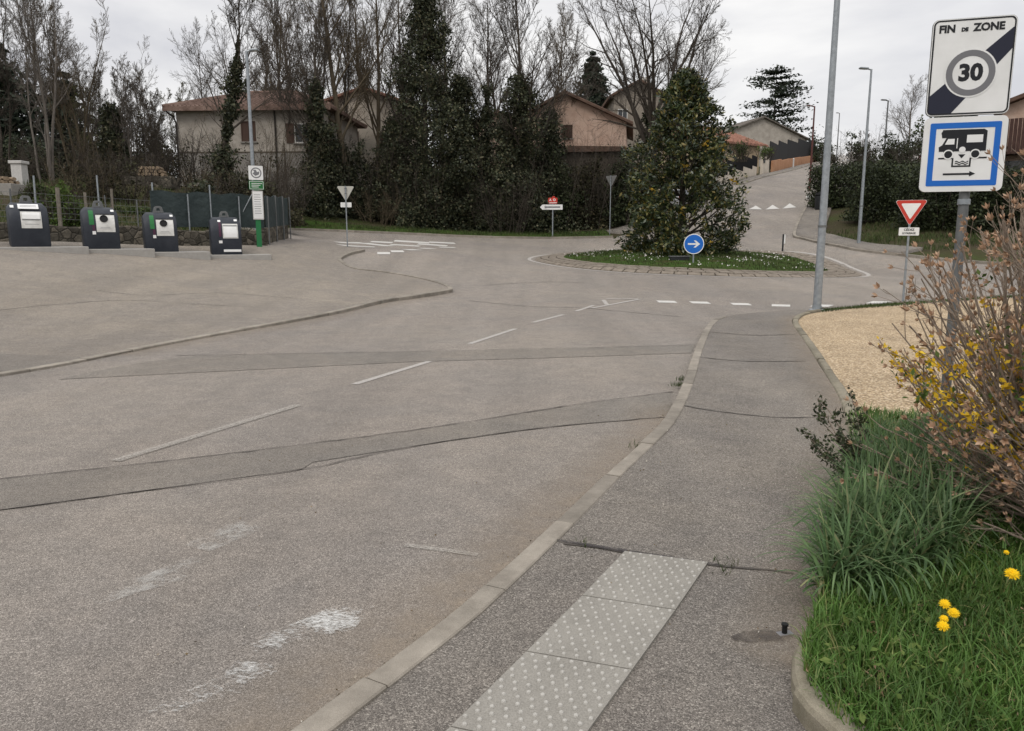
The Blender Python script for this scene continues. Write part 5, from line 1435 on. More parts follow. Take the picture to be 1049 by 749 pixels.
def bare_tree(h, tr, seed, kind='spread', lean=(0, 0)):
    """returns meshes (trunk, crown) as (V, F) plus the trunk line"""
    r = np.random.default_rng(seed)
    if kind == 'multi':
        n = 5; a = r.random(n) * 6.28; P, Rr = stems(np.column_stack([np.cos(a) * .5, np.sin(a) * .5, np.full(n, -.3)]), np.column_stack([np.cos(a) * .16, np.sin(a) * .16, np.ones(n)]), h * (.75 + .3 * r.random(n)), tr * (.6 + .4 * r.random(n)), 10, r, .05, .04, .12)
    elif kind == 'slim':
        n = 3; a = r.random(n) * 6.28; P, Rr = stems(np.column_stack([np.cos(a) * .5, np.sin(a) * .5, np.full(n, -.3)]), np.column_stack([np.cos(a) * .06, np.sin(a) * .06, np.ones(n)]), h * (.7 + .35 * r.random(n)), tr * (.6 + .4 * r.random(n)), 10, r, .03, .05, .12)
    elif kind == 'vase':
        P, Rr = stems([(0, 0, -.3)], [(lean[0], lean[1], 1)], [h * .38], [tr], 6, r, .03, .0, .75)
        P2, R2 = grow(P, Rr, 8, r, .62, 1.0, (10, 34), (1.35, 1.8), 9, .04, .07, .12, .46, .02, falloff=.1)
        parts0 = [tubes_np(P, Rr, 9), tubes_np(P2, R2, 7)]
        P3, R3 = grow(P2, R2, 12, r, .2, 1, (25, 55), (.28, .58), 6, .04, .1, .2, .5, .018)
        P4, R4 = grow(P3, R3, 8, r, .15, 1, (25, 55), (.3, .6), 5, .03, .12, .25, .5, .013)
        P5, R5 = grow(P4, R4, 7, r, .15, 1, (25, 55), (.4, .7), 4, .03, .12, .4, .5, .011)
        return join(parts0), join([tubes_np(P3, R3, 5), tubes_np(P4, R4, 3), tubes_np(P5, R5, 3)]), P, P5
    else:
        P, Rr = stems([(0, 0, -.3)], [(lean[0], lean[1], 1)], [h], [tr], 12, r, .045, .03, .10)
    nl = {'spread': 20, 'multi': 9, 'slim': 10}[kind]
    P2, R2 = grow(P, Rr, nl, r, .28 if kind == 'spread' else .3, 1, (25, 55) if kind == 'spread' else (15, 32), (.28, .46) if kind == 'spread' else (.18, .34), 7, .09, .09, .15, .5, .02)
    P3, R3 = grow(P2, R2, 8, r, .15, 1, (20, 48), (.32, .62), 5, .09, .09, .2, .5, .014)
    P4, R4 = grow(P3, R3, 7, r, .15, 1, (20, 48), (.35, .65), 4, .07, .10, .3, .5, .010)
    P5, R5 = grow(P4, R4, 3 if kind == 'slim' else 4, r, .15, 1, (20, 48), (.4, .7), 4, .05, .11, .4, .5, .008)
    return join([tubes_np(P, Rr, 9), tubes_np(P2, R2, 6)]), join([tubes_np(P3, R3, 4), tubes_np(P4, R4, 3), tubes_np(P5, R5, 3)]), P, P5
def ivy_on(P, r, z0, z1, rad, n, size, hw=None):
    """ivy leaves wrapped round the trunk lines P (B,S,3) between heights z0 and z1"""
    B, S, _ = P.shape; out = []
    for b in range(B):
        z = z0 + (z1 - z0) * r.random(n // B)
        x = np.interp(z, P[b, :, 2], P[b, :, 0]); y = np.interp(z, P[b, :, 2], P[b, :, 1])
        lump = .6 + .5 * np.sin(z * 1.7 + b) * np.sin(z * .61 + 2) + .35 * np.sin(z * 4.1 + 3 * b)
        t = (z - z0) / (z1 - z0); rr_ = rad * (1 - .65 * t) * np.clip(lump, .2, 1.6) * (.25 + .95 * r.random(len(z)) ** .8)
        a = r.random(len(z)) * 6.28; rr_ = rr_ * (1 + .45 * np.sin(2 * a + z * 1.1) + .25 * np.sin(5 * a - z * 2.3)); out.append(np.column_stack([x + np.cos(a) * rr_, y + np.sin(a) * rr_, z + r.normal(0, .2, len(z))]))
    return leaf_quads(np.concatenate(out), size, r, .75)
protos = {}
def proto(key, h, tr, seed, kind, lean=(0, 0), buds=None, nb=1500):
    if key not in protos:
        t, c, P, P5 = bare_tree(h, tr, seed, kind, lean)
        bd = None
        if buds:
            r = np.random.default_rng(seed + 5); tips = P5[:, -1]; q = tips[r.permutation(len(tips))[:nb]]
            bd = leaf_quads(np.repeat(q, 2, 0) + r.normal(0, .04, (len(q) * 2, 3)), .085, r, .5)
        protos[key] = (t, c, P, bd, h)
    return protos[key]
def mesh_only(V, F, m, smooth=False):
    o = mesh_np('tmp', V, F, m, None, smooth); me = o.data; bpy.data.objects.remove(o); return me
cache = {}
def place(name, me, parent): 
    o = bpy.data.objects.new(name, me); COL.objects.link(o); o.parent = parent; return o
def plant_tree(name, label, cat, px, Y, top_y, key, group, barkm='bark', budm=None, ivy=None, rot=None, z_sink=.2, sx=1.0):
    """a tree from a prototype, scaled so that its top reaches the photo row top_y at depth Y"""
    t, c, P, bd, h = protos[key]
    b = ground(px, Y); top = pt(px, top_y, Y).z; s = (top - b.z) / h
    o = thing(name, label, cat, (b.x, b.y, b.z - z_sink), rot if rot is not None else random.uniform(0, 6.28), group)
    k = (key, barkm)
    if k not in cache: cache[k] = (mesh_only(*t, M[barkm], True), mesh_only(*c, M[barkm]))
    o.scale = (s * sx, s * sx, s)
    place('trunk', cache[k][0], o); place('crown', cache[k][1], o)
    if budm and bd is not None:
        kb = (key, budm, 'b')
        if kb not in cache: cache[kb] = mesh_only(*bd, M[budm])
        place('buds', cache[kb], o)
    if ivy:
        z0, z1, rad, n = ivy
        r = np.random.default_rng(int(px) + 3)
        V, F = ivy_on(P, r, z0 / s, z1 / s, rad / s, int(n * 2.2), .165 / s)
        mesh_np('ivy', V, F, M['ivy'], o)
    return o
proto('spreadA', 20, .30, 21, 'spread', (.06, 0)); proto('spreadB', 19, .26, 34, 'spread', (-.03, .02), 'bud', 700)
proto('multi', 17, .17, 55, 'multi', buds='bud', nb=600); proto('slim', 13, .10, 77, 'slim', buds='bud', nb=2500)
proto('slim2', 12, .09, 79, 'slim', buds='bud', nb=700); proto('vase', 20, .52, 91, 'vase'); proto('open', 15, .24, 61, 'spread', (.02, .02), 'bud', 1000)
BT = 'bare trees behind the fence and the road'
# left cluster
plant_tree('bare_tree', 'tall bare multi-stemmed tree at the left, above the round green bush', 'tree', 62, 42, -40, 'multi', BT, 'bark3', 'bud', rot=.4)
plant_tree('bare_tree', 'bare multi-stemmed tree left of the slender saplings, with olive bark', 'tree', 92, 45, -8, 'multi', BT, 'bark2', 'bud', rot=2.2)
plant_tree('bare_tree', 'bare tree cut by the left edge in front of the dark conifer', 'tree', 14, 46, -30, 'multi', BT, 'bark', None, rot=4.0)
for i, (px, Y, ty, key, lab, mm) in enumerate([
    (118, 47, 48, 'slim', 'slender bare sapling clump left of the ivy-covered stump', 'bark3'), (138, 45, 30, 'slim2', 'tallest slender sapling clump, right above the ivy-covered stump', 'bark3'),
    (156, 47, 52, 'slim', 'slender sapling clump with pale buds right of the ivy-covered stump', 'bark3'), (178, 54, 62, 'slim2', 'slender sapling clump at the left corner of the grey-beige house', 'bark'),
    (104, 56, 64, 'slim', 'thin sapling clump far back between the multi-stemmed tree and the saplings', 'bark'), (200, 66, 68, 'slim', 'pale-budded sapling behind the left end of the tiled hip roof', 'bark3'), (170, 64, 70, 'slim2', 'greenish budding sapling far behind the saplings', 'bark')]):
    plant_tree('bare_sapling', lab, 'tree', px, Y, ty, key, BT, mm, 'freshbud' if i in (4, 5, 6) else 'bud', rot=i * 1.3)
plant_tree('bare_tree', 'open bare tree with an ivy-wrapped trunk in front of the grey-beige house', 'tree', 237, 46, -24, 'open', BT, 'bark', 'bud', ivy=(1, 9.0, .75, 3000), rot=1.0)
plant_tree('bare_tree', 'bare tree standing right of the grey lamp, before the tiled hip roof', 'tree', 300, 54, -12, 'spreadB', BT, 'bark', 'bud', rot=.3, sx=.8)
plant_tree('ivy_tree', 'leaning bare tree with a dark ivy trunk right of the hip-roofed house', 'tree', 324, 52, 2, 'open', BT, 'bark', 'bud', ivy=(0, 9, 1.5, 5000), rot=2.4)
plant_tree('bare_tree', 'tall bare tree with the thickest light trunk, above the crossing', 'tree', 366, 55, -70, 'spreadA', BT, 'bark2', None, ivy=(0, 5, 1.2, 3000), rot=2.9)
plant_tree('bare_tree', 'tall bare tree between the thick light trunk and the ivy cone', 'tree', 392, 58, -62, 'spreadB', BT, 'bark2', 'bud', rot=4.4, sx=.85)
plant_tree('bare_tree', 'bare tree with dark ivy low on its trunk, left of the ivy cone', 'tree', 411, 55, -40, 'spreadA', BT, 'bark', None, ivy=(0, 10, 1.1, 5000), rot=.9, sx=.8)
plant_tree('ivy_tree', 'bare-topped tree with an ivy trunk directly right of the ivy cone', 'tree', 497, 56, -20, 'spreadB', BT, 'bark', 'bud', ivy=(0, 10.0, 1.5, 6000), rot=3.6, sx=.85)
plant_tree('ivy_tree', 'forked tree smothered in dark ivy beside the pink house', 'tree', 543, 56, -18, 'open', BT, 'bark', None, ivy=(0, 10.5, 2.9, 8000), rot=5.2)
plant_tree('bare_tree', 'large bare tree with many upswept limbs behind the roundabout tree', 'tree', 664, 57, -60, 'vase', BT, 'bark', None, ivy=(0, 8.5, 1.3, 6000), rot=2.0, sx=.95)
plant_tree('bare_tree', 'far bare tree on the skyline left of the tall dark pine', 'tree', 915, 95, 82, 'open', BT, 'bark3', None, rot=1.9)
plant_tree('bare_tree', 'small far bare tree on the skyline above the right hedge', 'tree', 872, 120, 122, 'slim2', BT, 'bark3', None, rot=.9, sx=1.6)
for i, (px, Y, ty, lab) in enumerate([(30, 70, 20, 'hazy bare tree far back behind the dark conifer'), (268, 74, 22, 'far bare tree showing above the tiled hip roof'), (350, 76, -5, 'far bare tree behind the thick light trunk'), (455, 76, 0, 'far bare tree behind the ivy cone'), (520, 74, 30, 'far bare tree between the ivy trunk and the fork'), (405, 66, 8, 'far bare tree with buds above the cream house'), (690, 90, 60, 'far bare tree behind the roundabout tree')]):
    plant_tree('bare_tree', lab, 'tree', px, Y, ty, ['spreadB', 'open', 'multi'][i % 3], BT, 'bark', 'bud', rot=i * .9)

for i, (px, Y, ty, lab) in enumerate([(50, 62, -10, 'bare tree in the second row behind the tall multi-stemmed tree'), (110, 64, 50, 'bare tree in the second row left of the saplings'), (150, 70, 58, 'bare tree in the back row above the saplings'), (222, 70, 40, 'bare tree in the back row left of the open tree with ivy'),
        (282, 64, 0, 'bare tree in the second row behind the grey lamp'), (318, 68, -20, 'bare tree in the second row between lamp and leaning ivy tree'), (345, 60, -35, 'bare tree leaning into the thick light trunk'), (378, 66, -20, 'bare tree in the second row right of the thick light trunk'),
        (428, 68, -30, 'bare tree in the second row left of the ivy cone'), (472, 62, -10, 'bare tree in the second row right of the ivy cone'), (560, 66, 0, 'bare tree in the second row left of the pink gable'), (580, 72, 40, 'small bare tree in the back row left of the fir'), (705, 70, 30, 'bare tree in the second row right of the large upswept tree')]):
    plant_tree('bare_tree', lab, 'tree', px, Y, ty, ['open', 'spreadA', 'multi', 'spreadB'][i % 4], BT, ['bark', 'bark2', 'bark3'][i % 3], None, rot=i * 1.7 + .5, sx=.85)

# ivy cone: the tall dark evergreen-looking trunk
def ivy_cone(label, px, Y, top_y, wpx, seed, n, m='ivy'):
    r = np.random.default_rng(seed); b = ground(px, Y); hh = pt(px, top_y, Y).z - b.z; W = wpx / FPX * Y / 2
    o = thing('ivy_tree', label, 'tree', (b.x, b.y, b.z - .2), 0, BT)
    P, Rr = stems([(0, 0, -.3)], [(0, 0, 1)], [hh], [.3], 10, r, .03, .02, .15)
    P2, R2 = grow(P, Rr, 34, r, .1, .99, (40, 75), (.14, .30), 6, .05, .1, .2, .4, .02)
    P3, R3 = grow(P2, R2, 9, r, .3, 1, (25, 55), (.3, .6), 4, .05, .12, .3, .5, .009)
    V, F = join([tubes_np(P, Rr, 8), tubes_np(P2, R2, 4), tubes_np(P3, R3, 3)]); mesh_np('trunk', V, F, M['bark'], o, True)
    z = r.random(n) ** 1.25; prof_ = np.interp(z, [0, .12, .35, .55, .75, .92, 1], [.75, .95, 1.0, .82, .5, .3, .05])
    a = r.random(n) * 6.28; lump = .7 + .32 * np.sin(a * 2 + z * 9) + .25 * np.sin(a * 5 - z * 27) + .12 * np.sin(a * 9 + z * 51)
    rad = W * prof_ * lump * (.45 + .6 * r.random(n))
    C = np.column_stack([np.cos(a) * rad, np.sin(a) * rad, z * hh])
    C = clumps(C, .35 + .4 * r.random(n), 40, r, .9)
    V, F = leaf_quads(C, .165, r, .7); mesh_np('ivy', V, F, M[m], o); return o
ivy_cone('tall dark conical tree smothered in ivy, the highest evergreen mass left of centre', 440, 55, -10, 104, 5, 1000)
ivy_cone('broad dark ivy mass leaning on the right side of the tall ivy cone', 474, 55.5, 78, 70, 6, 620)
ivy_cone('dark ivy mass left of the tall ivy cone, below the cream house roof', 408, 57, 118, 60, 7, 420)
ivy_cone('dark ivy mass right of the forked ivy tree, against the pink wall', 562, 57.5, 112, 50, 10, 380)
ivy_cone('dark ivy mass beneath the leaning ivy tree by the hip-roofed house', 338, 54, 128, 56, 4, 400)
ivy_cone('dark ivy-covered stump among the slender saplings', 131, 46, 108, 34, 8, 240)
ivy_cone('slim dark ivy column between the ivy cone and the forked ivy tree', 518, 55, 112, 50, 9, 300)
# conifers
def fir(name, label, px, Y, top_y, wpx, seed, m='conifer', droop=.25, tiers=30, gap=.0, group=None, sxy=1.0, base_y=None, flat=False):
    r = np.random.default_rng(seed); b = ground(px, Y); hh = pt(px, top_y, Y).z - b.z; W = wpx / FPX * Y / 2
    o = thing(name, label, 'tree', (b.x, b.y, b.z - .2), 0, group)
    P, Rr = stems([(0, 0, -.3)], [(0, 0, 1)], [hh + .3], [hh * .02], 10, r, .01, .02, .1)
    BP, BR = [], []
    for t in range(tiers):
        z = hh * (.12 + .87 * t / tiers) + r.normal(0, hh * .008)
        f = 1 - (z / hh - .12) / .88
        for q in range(7 if not flat else 5):
            a = r.random() * 6.28; L = W * (f ** .8 if not flat else min(1, .25 + 1.1 * f ** .6)) * r.uniform(.65, 1.12)
            if flat and r.random() < .35: L *= .45
            S = 6; s = np.linspace(0, 1, S); zz = z - min(droop, 1.2 * (hh - z) / (L + .01) + .15) * L * s ** 1.3 + (.12 * L * s if not flat else .18 * L * s)
            BP.append(np.column_stack([np.cos(a) * L * s, np.sin(a) * L * s, zz])); BR.append(.05 * (1 - .8 * s))
    BP, BR = np.array(BP), np.array(BR)
    V, F = join([tubes_np(P, Rr, 8), tubes_np(BP, BR, 4)]); mesh_np('trunk', V, F, M['bark'], o, True)
    k = 70
    i = np.repeat(np.arange(len(BP)), k); s = .12 + .88 * r.random(len(i)); f = s * 5; j = np.minimum(f.astype(int), 4); w = (f - j)[:, None]
    C = BP[i, j] * (1 - w) + BP[i, j + 1] * w
    spread = np.linalg.norm(BP[:, -1] - BP[:, 0], axis=1)[i] * .17 + .05
    C = C + r.normal(0, 1, C.shape) * spread[:, None] * np.array([1, 1, .22 if flat else .35])
    C[:, 2] -= .1 * spread
    V, F = leaf_quads(C, max(.2, W * .085), r, .45, flat=.6 if flat else .2); mesh_np('crown', V, F, M[m], o); return o
fir('fir_tree', 'dark fir standing behind the pink gabled house', 603, 92, 50, 92, 11, droop=.45, tiers=44, group=None)
fir('cedar_tree', 'big dark cedar on the skyline behind the grey-roofed house', 783, 172, 64, 74, 12, droop=.08, tiers=20, flat=True)
fir('cedar_tree', 'large dark conifer at the left edge behind the bare trees', 4, 58, 18, 190, 13, droop=.3, tiers=26)
fir('pine_tree', 'tall dark pine beside the signs above the right hedge', 957, 62, 74, 76, 14, droop=.15, tiers=26)
fir('cedar_tree', 'dark conifer behind the left saplings, beside the multi-stemmed trees', 84, 66, 66, 120, 15, droop=.3, tiers=20)
fir('fir_tree', 'dark conifer tip behind the tiled hip roof', 292, 84, 84, 60, 16, droop=.2, tiers=16, flat=True)
# bushes and thickets
def bush(name, label, cat, px, Y, top_y, wpx, m, seed, group=None, per=26, nc=260, size=.16, twigs=True, depth=1.0, shape='round', twigm='bark', leafy=1.0, base=None, stems_n=30, twk=(7, 5), base_py=None):
    r = np.random.default_rng(seed); b = ground(px, Y)
    if base_py: b.z = pt(px, base_py, Y).z
    hh = pt(px, top_y, Y).z - b.z; W = wpx / FPX * Y / 2
    o = thing(name, label, cat, (b.x, b.y, b.z - .1), 0, group)
    if twigs:
        n = stems_n; a = r.random(n) * 6.28; q = r.random(n) ** .5
        B0 = np.column_stack([np.cos(a) * q * W * .7, np.sin(a) * q * W * depth * .7, np.zeros(n) - .1])
        P, Rr = stems(B0, np.column_stack([np.cos(a) * .35, np.sin(a) * .35, np.ones(n)]), hh * (.6 + .45 * r.random(n)), .02 + .02 * r.random(n), 7, r, .09, .03, .25)
        P2, R2 = grow(P, Rr, twk[0], r, .15, 1, (25, 60), (.25, .5), 5, .03, .14, .3, .5, .008)
        P3, R3 = grow(P2, R2, twk[1], r, .15, 1, (25, 60), (.35, .65), 4, .02, .15, .4, .5, .006)
        V, F = join([tubes_np(P, Rr, 5), tubes_np(P2, R2, 3), tubes_np(P3, R3, 3)]); mesh_np('stems', V, F, M[twigm], o)
    if leafy > 0:
        n = int(nc * leafy); d = unit(r.normal(size=(n, 3))); d[:, 2] = np.abs(d[:, 2]) if shape == 'dome' else d[:, 2]
        q = r.random((n, 1)) ** .33
        if shape == 'box':
            C = r.uniform(-1, 1, (n, 3)); C[:, 2] = C[:, 2] * .5 + .5; C = C * np.array([W, W * depth, hh * .97]) 
        else:
            lump = .8 + .25 * np.sin(d[:, :1] * 5 + seed) * np.sin(d[:, 2:] * 6 + seed * 2) + .12 * np.sin(d[:, 1:2] * 11)
            C = d * q * lump * np.array([W, W * depth, hh * (.5 if shape == 'round' else .95)]) + np.array([0, 0, hh * .5 if shape == 'round' else .05])
        C = clumps(C, np.full(n, min(W, hh) * .16 + .12), per, r, .9); C[:, 2] = np.abs(C[:, 2])
        V, F = leaf_quads(C, size, r, .6); mesh_np('foliage', V, F, M[m], o)
    return o
TH = 'dark thicket bushes behind the roundabout road'
th = [(312, 55, 168, 52, 'bramble', 'dark leafy thicket at the left end of the bank, right of the screen fence'), (338, 56.5, 148, 60, 'bramble', 'dark thicket behind the give way sign seen from the back'),
      (372, 55.5, 160, 62, 'ivy', 'dark ivy thicket under the thick light trunk'), (404, 56, 150, 58, 'bramble', 'dark thicket left of the ivy cone foot'), (440, 54.5, 172, 66, 'ivy', 'dark ivy thicket at the foot of the ivy cone'),
      (474, 56, 150, 60, 'bramble', 'dark thicket under the ivy trunk right of the ivy cone'), (506, 55.5, 166, 58, 'ivy', 'dark thicket between the ivy cone and the direction sign'), (534, 57, 158, 56, 'bramble', 'dark thicket left behind the direction sign'),
      (566, 57, 162, 60, 'hedge', 'tall dark bush right behind the direction sign'), (598, 57.5, 156, 56, 'bramble', 'tall dark bush under the pink house, left of the back-turned give way sign'), (628, 58, 156, 54, 'hedge', 'tall dark bush between the pink house and the roundabout tree'), (652, 60, 150, 50, 'bramble', 'dark bush hidden behind the left side of the roundabout tree')]
for i, (px, Y, ty, w, m, lab) in enumerate(th):
    bush('thicket', lab, 'thicket', px, Y, ty - 16, w * 1.2, m, 100 + i, TH, per=26, nc=330, size=.2, depth=.55, shape='dome', stems_n=26, twk=(6, 4))
for i, (px, Y, ty, w, lab) in enumerate([(70, 43, 140, 80, 'brown leafless thicket under the multi-stemmed trees at the left'), (112, 45, 128, 66, 'brown leafless thicket left of the ivy-covered stump'), (152, 45, 150, 56, 'brown leafless thicket right of the ivy-covered stump'),
                                        (188, 48, 118, 46, 'bare twiggy shrub before the left corner of the grey-beige house'), (272, 50, 112, 84, 'bare twiggy shrub in front of the right half of the hip-roofed house'), (215, 50, 130, 50, 'bare twiggy shrub below the window of the grey-beige house'), (612, 60, 118, 70, 'bare twiggy shrub in front of the pink gable wall'), (96, 39.5, 160, 74, 'brown leafless thicket on the bank behind the second container'), (134, 40, 150, 70, 'brown leafless thicket on the bank behind the third container'), (20, 43, 150, 70, 'brown leafless thicket behind the white pillar'), (226, 45, 168, 60, 'dark bare undergrowth behind the left half of the screen fence'), (262, 46, 160, 60, 'dark bare undergrowth behind the bus stop post'), (292, 47, 150, 60, 'dark bare undergrowth right of the screen fence corner'), (390, 53.5, 190, 44, 'low brown twiggy scrub by the road below the cream house'), (520, 53.8, 170, 50, 'reddish brown twiggy scrub left of the direction sign')]):
    bush('bare_shrub', lab, 'shrub', px, Y, ty, w, 'bramble', 140 + i, 'leafless shrubs', per=10, nc=120, size=.13, leafy=.7 if i in (0, 1, 2, 7, 8, 9, 10, 11, 12) else .25, depth=.6, shape='dome', twigm=['bark', 'bark2', 'bark'][i % 3], stems_n=24, twk=(8, 6))
bush('dark_bush', 'dark bush behind the multi-stemmed trees at the left', 'bush', 20, 52, 130, 120, 'hedge', 181, None, nc=420, size=.2, depth=.5, shape='dome')
bush('dark_bush', 'dark bush at the back between saplings and grey-beige house', 'bush', 120, 60, 140, 140, 'bramble', 182, None, nc=420, size=.22, depth=.4, shape='dome')
bush('dark_bush', 'dark bush in the gap between the slender saplings and the hip-roofed house', 'bush', 168, 60, 116, 70, 'bramble', 188, None, nc=320, size=.2, depth=.5, shape='dome')
bush('round_bush', 'round bright green clipped bush behind the wire fence, right of the white pillar', 'bush', 70, 31.5, 189, 56, 'brightbush', 183, None, nc=320, size=.12, shape='dome', twigs=True, depth=.8)
bush('round_bush', 'dull trailing green shrub next to the white pillar', 'bush', 50, 37, 186, 34, 'verge', 184, None, nc=120, size=.13, shape='dome', depth=.8)
bush('ivy_bush', 'dark ivy bush above the green screen fence, left of the grey lamp', 'bush', 206, 37.5, 184, 66, 'ivy', 185, None, nc=320, size=.17, shape='dome', depth=.6)
bush('ivy_bush', 'dark bush behind the bus stop post and the screen fence', 'bush', 268, 43, 168, 90, 'bramble', 186, None, nc=420, size=.18, shape='dome', depth=.5)
bush('scrub_bush', 'green scrub on the garden bank behind the third container', 'bush', 150, 38, 212, 90, 'verge', 187, None, nc=150, size=.13, shape='dome', depth=.6, per=18)
# right-hand hedge, in three stretches
HG = 'hedge along the right road'
for i, (px, Y, ty, w, lab) in enumerate([(858, 60, 168, 66, 'dark clipped hedge stretch behind the tall lamp pole'), (905, 52, 166, 86, 'dark clipped hedge stretch behind the slim grey lamp'), (962, 47, 168, 92, 'dark clipped hedge stretch behind the red and white give way sign'), (1030, 44, 172, 100, 'dark clipped hedge stretch behind the flowering shrub at the right edge')]):
    bush('hedge', lab, 'hedge', px, Y, ty, w, 'hedge', 200 + i, HG, nc=640, per=24, size=.17, shape='box', depth=.4, stems_n=20, twk=(5, 4))
bush('hedge', 'low bushy hedge end beside the litter bin', 'hedge', 842, 60.5, 200, 26, 'hedge', 210, HG, nc=200, size=.16, shape='dome', depth=.8)
bush('round_bush', 'large round dark bush above the right hedge, behind the slim grey lamp', 'bush', 907, 62, 126, 70, 'hedge', 211, None, nc=500, size=.2, shape='dome', depth=.7)
bush('round_bush', 'round dark bush on the skyline left of the slim grey lamp', 'bush', 871, 74, 128, 34, 'hedge', 212, None, nc=240, size=.22, shape='dome')
bush('green_bush', 'mid-green bush above the hedge, left of the tall dark pine', 'bush', 932, 66, 120, 44, 'verge', 213, None, nc=260, size=.2, shape='dome')
bush('flowering_shrub', 'small white-flowering shrub above the hedge, right of the tall lamp pole', 'shrub', 856, 66, 146, 26, 'white_bloom', 214, 'white-flowering shrubs', nc=60, per=9, size=.16, shape='round')
bush('flowering_shrub', 'white-flowering shrub in front of the tall dark pine', 'shrub', 938, 56, 136, 36, 'white_bloom', 215, 'white-flowering shrubs', nc=90, per=9, size=.13, shape='round')
bush('red_bush', 'dull red bush in a gap of the hedge top beside the signs', 'bush', 930, 55, 150, 26, 'rosebush', 216, None, nc=100, size=.15, shape='dome')
bush('dark_bush', 'dark bush at the far end of the hedge behind the service sign', 'bush', 985, 52, 128, 70, 'conifer', 217, None, nc=380, size=.2, shape='dome')
# trees in the gardens of the hill street
bush('garden_shrub', 'small olive garden shrub in front of the tan house', 'shrub', 752, 82, 140, 18, 'verge', 218, None, nc=60, per=12, size=.17, shape='round', base_py=164)
bush('garden_shrub', 'small green garden shrub at the corner of the tan house, above the gate wall', 'shrub', 776, 92, 147, 20, 'brightbush', 219, None, nc=50, per=12, size=.17, shape='round', base_py=162)
bush('conifer_hedge', 'far green bush at the top of the hill street', 'bush', 842, 128, 156, 22, 'hedge', 220, None, nc=120, per=14, size=.3, shape='dome')
bush('conifer_hedge', 'far dark tree mass at the top of the hill street, behind the orange wall', 'bush', 822, 140, 138, 46, 'hedge', 221, None, nc=260, per=16, size=.35, shape='dome')

# ------------------------------------------------------------------ the magnolia on the roundabout
r = np.random.default_rng(41)
b = pt(697, 262, 37.6); b.z = isl_z(b.x, b.y)
hh = pt(700, 70, 37.6).z - b.z
mg = thing('magnolia_tree', 'tall pyramidal evergreen tree with yellowed leaves on the roundabout', 'tree', (b.x, b.y, b.z - .1), 0)
P, Rr = stems([(0, 0, -.3)], [(.01, 0, 1)], [hh + .3], [.2], 10, r, .02, .02, .12)
P2, R2 = grow(P, Rr, 70, r, .10, .97, (55, 85), (.30, .40), 6, .05, .07, .2, .4, .015, falloff=.86)
P3, R3 = grow(P2, R2, 5, r, .3, 1, (25, 50), (.25, .45), 4, .08, .1, .3, .5, .01)
V, F = join([tubes_np(P, Rr, 10), tubes_np(P2, R2, 5), tubes_np(P3, R3, 3)]); mesh_np('trunk', V, F, M['bark'], mg, True)
# leaf sprays: along branches and at branch ends, following a lumpy cone
W = 62 / FPX * 37.6
n = 1900
z = r.random(n) ** 1.35
pw = np.interp(z, [0, .08, .25, .42, .6, .70, .82, .92, 1], [.94, 1.03, .98, .90, .80, .69, .48, .29, .08])
a = r.random(n) * 6.28
lump = .84 + .20 * np.sin(a * 3 + z * 11) + .16 * np.sin(a * 5 - z * 23) + .13 * np.sin(a * 2 + z * 37)
rad = W * pw * np.minimum(lump, 1.05) * (r.random(n) ** .38)
C = np.column_stack([np.cos(a) * rad, np.sin(a) * rad, z * (hh - .2) + .12])
C = C[~((np.abs(C[:, 0] - .75) < .8) & (C[:, 2] > .6) & (C[:, 2] < 2.1) & (r.random(n) < .85))]
C = C[~((np.abs(C[:, 0] + .35) < .45) & (C[:, 2] > 2.2) & (C[:, 2] < 3.2) & (r.random(len(C)) < .9))]
pk_ = np.sin(C[:, 0] * 2.1 + 1) * np.sin(C[:, 1] * 1.9) * np.sin(C[:, 2] * 1.7 + .5)
C = C[~((pk_ > .5) & (r.random(len(C)) < .8))]
C[:, :2] *= np.where(r.random(len(C)) < .14, 1.15, 1.0)[:, None]
Cl = clumps(C, .32 * (.6 + .7 * r.random(len(C))), 20, r, .9)
N = np.column_stack([Cl[:, 0], Cl[:, 1], np.full(len(Cl), 1.2)]); N = unit(N) * .8
V, F = leaf_quads(Cl, .205, r, .42, N=N)
mesh_np('foliage', V, F, M['magnolia'], mg)
k = np.argsort(r.random(len(C)))[:34]; k = k[np.hypot(C[k, 0], C[k, 1]) > .4 * W * np.interp(C[k, 2] / hh, [0, .25, .6, 1], [1, .93, .62, .05])]
Cy = clumps(C[k], np.full(len(k), .22), 9, r, .9); Cy[:, :2] *= 1.02
V, F = leaf_quads(Cy, .22, r, .5); mesh_np('yellow_leaves', V, F, M['yellowleaf'], mg)
e = P2[:, -1]
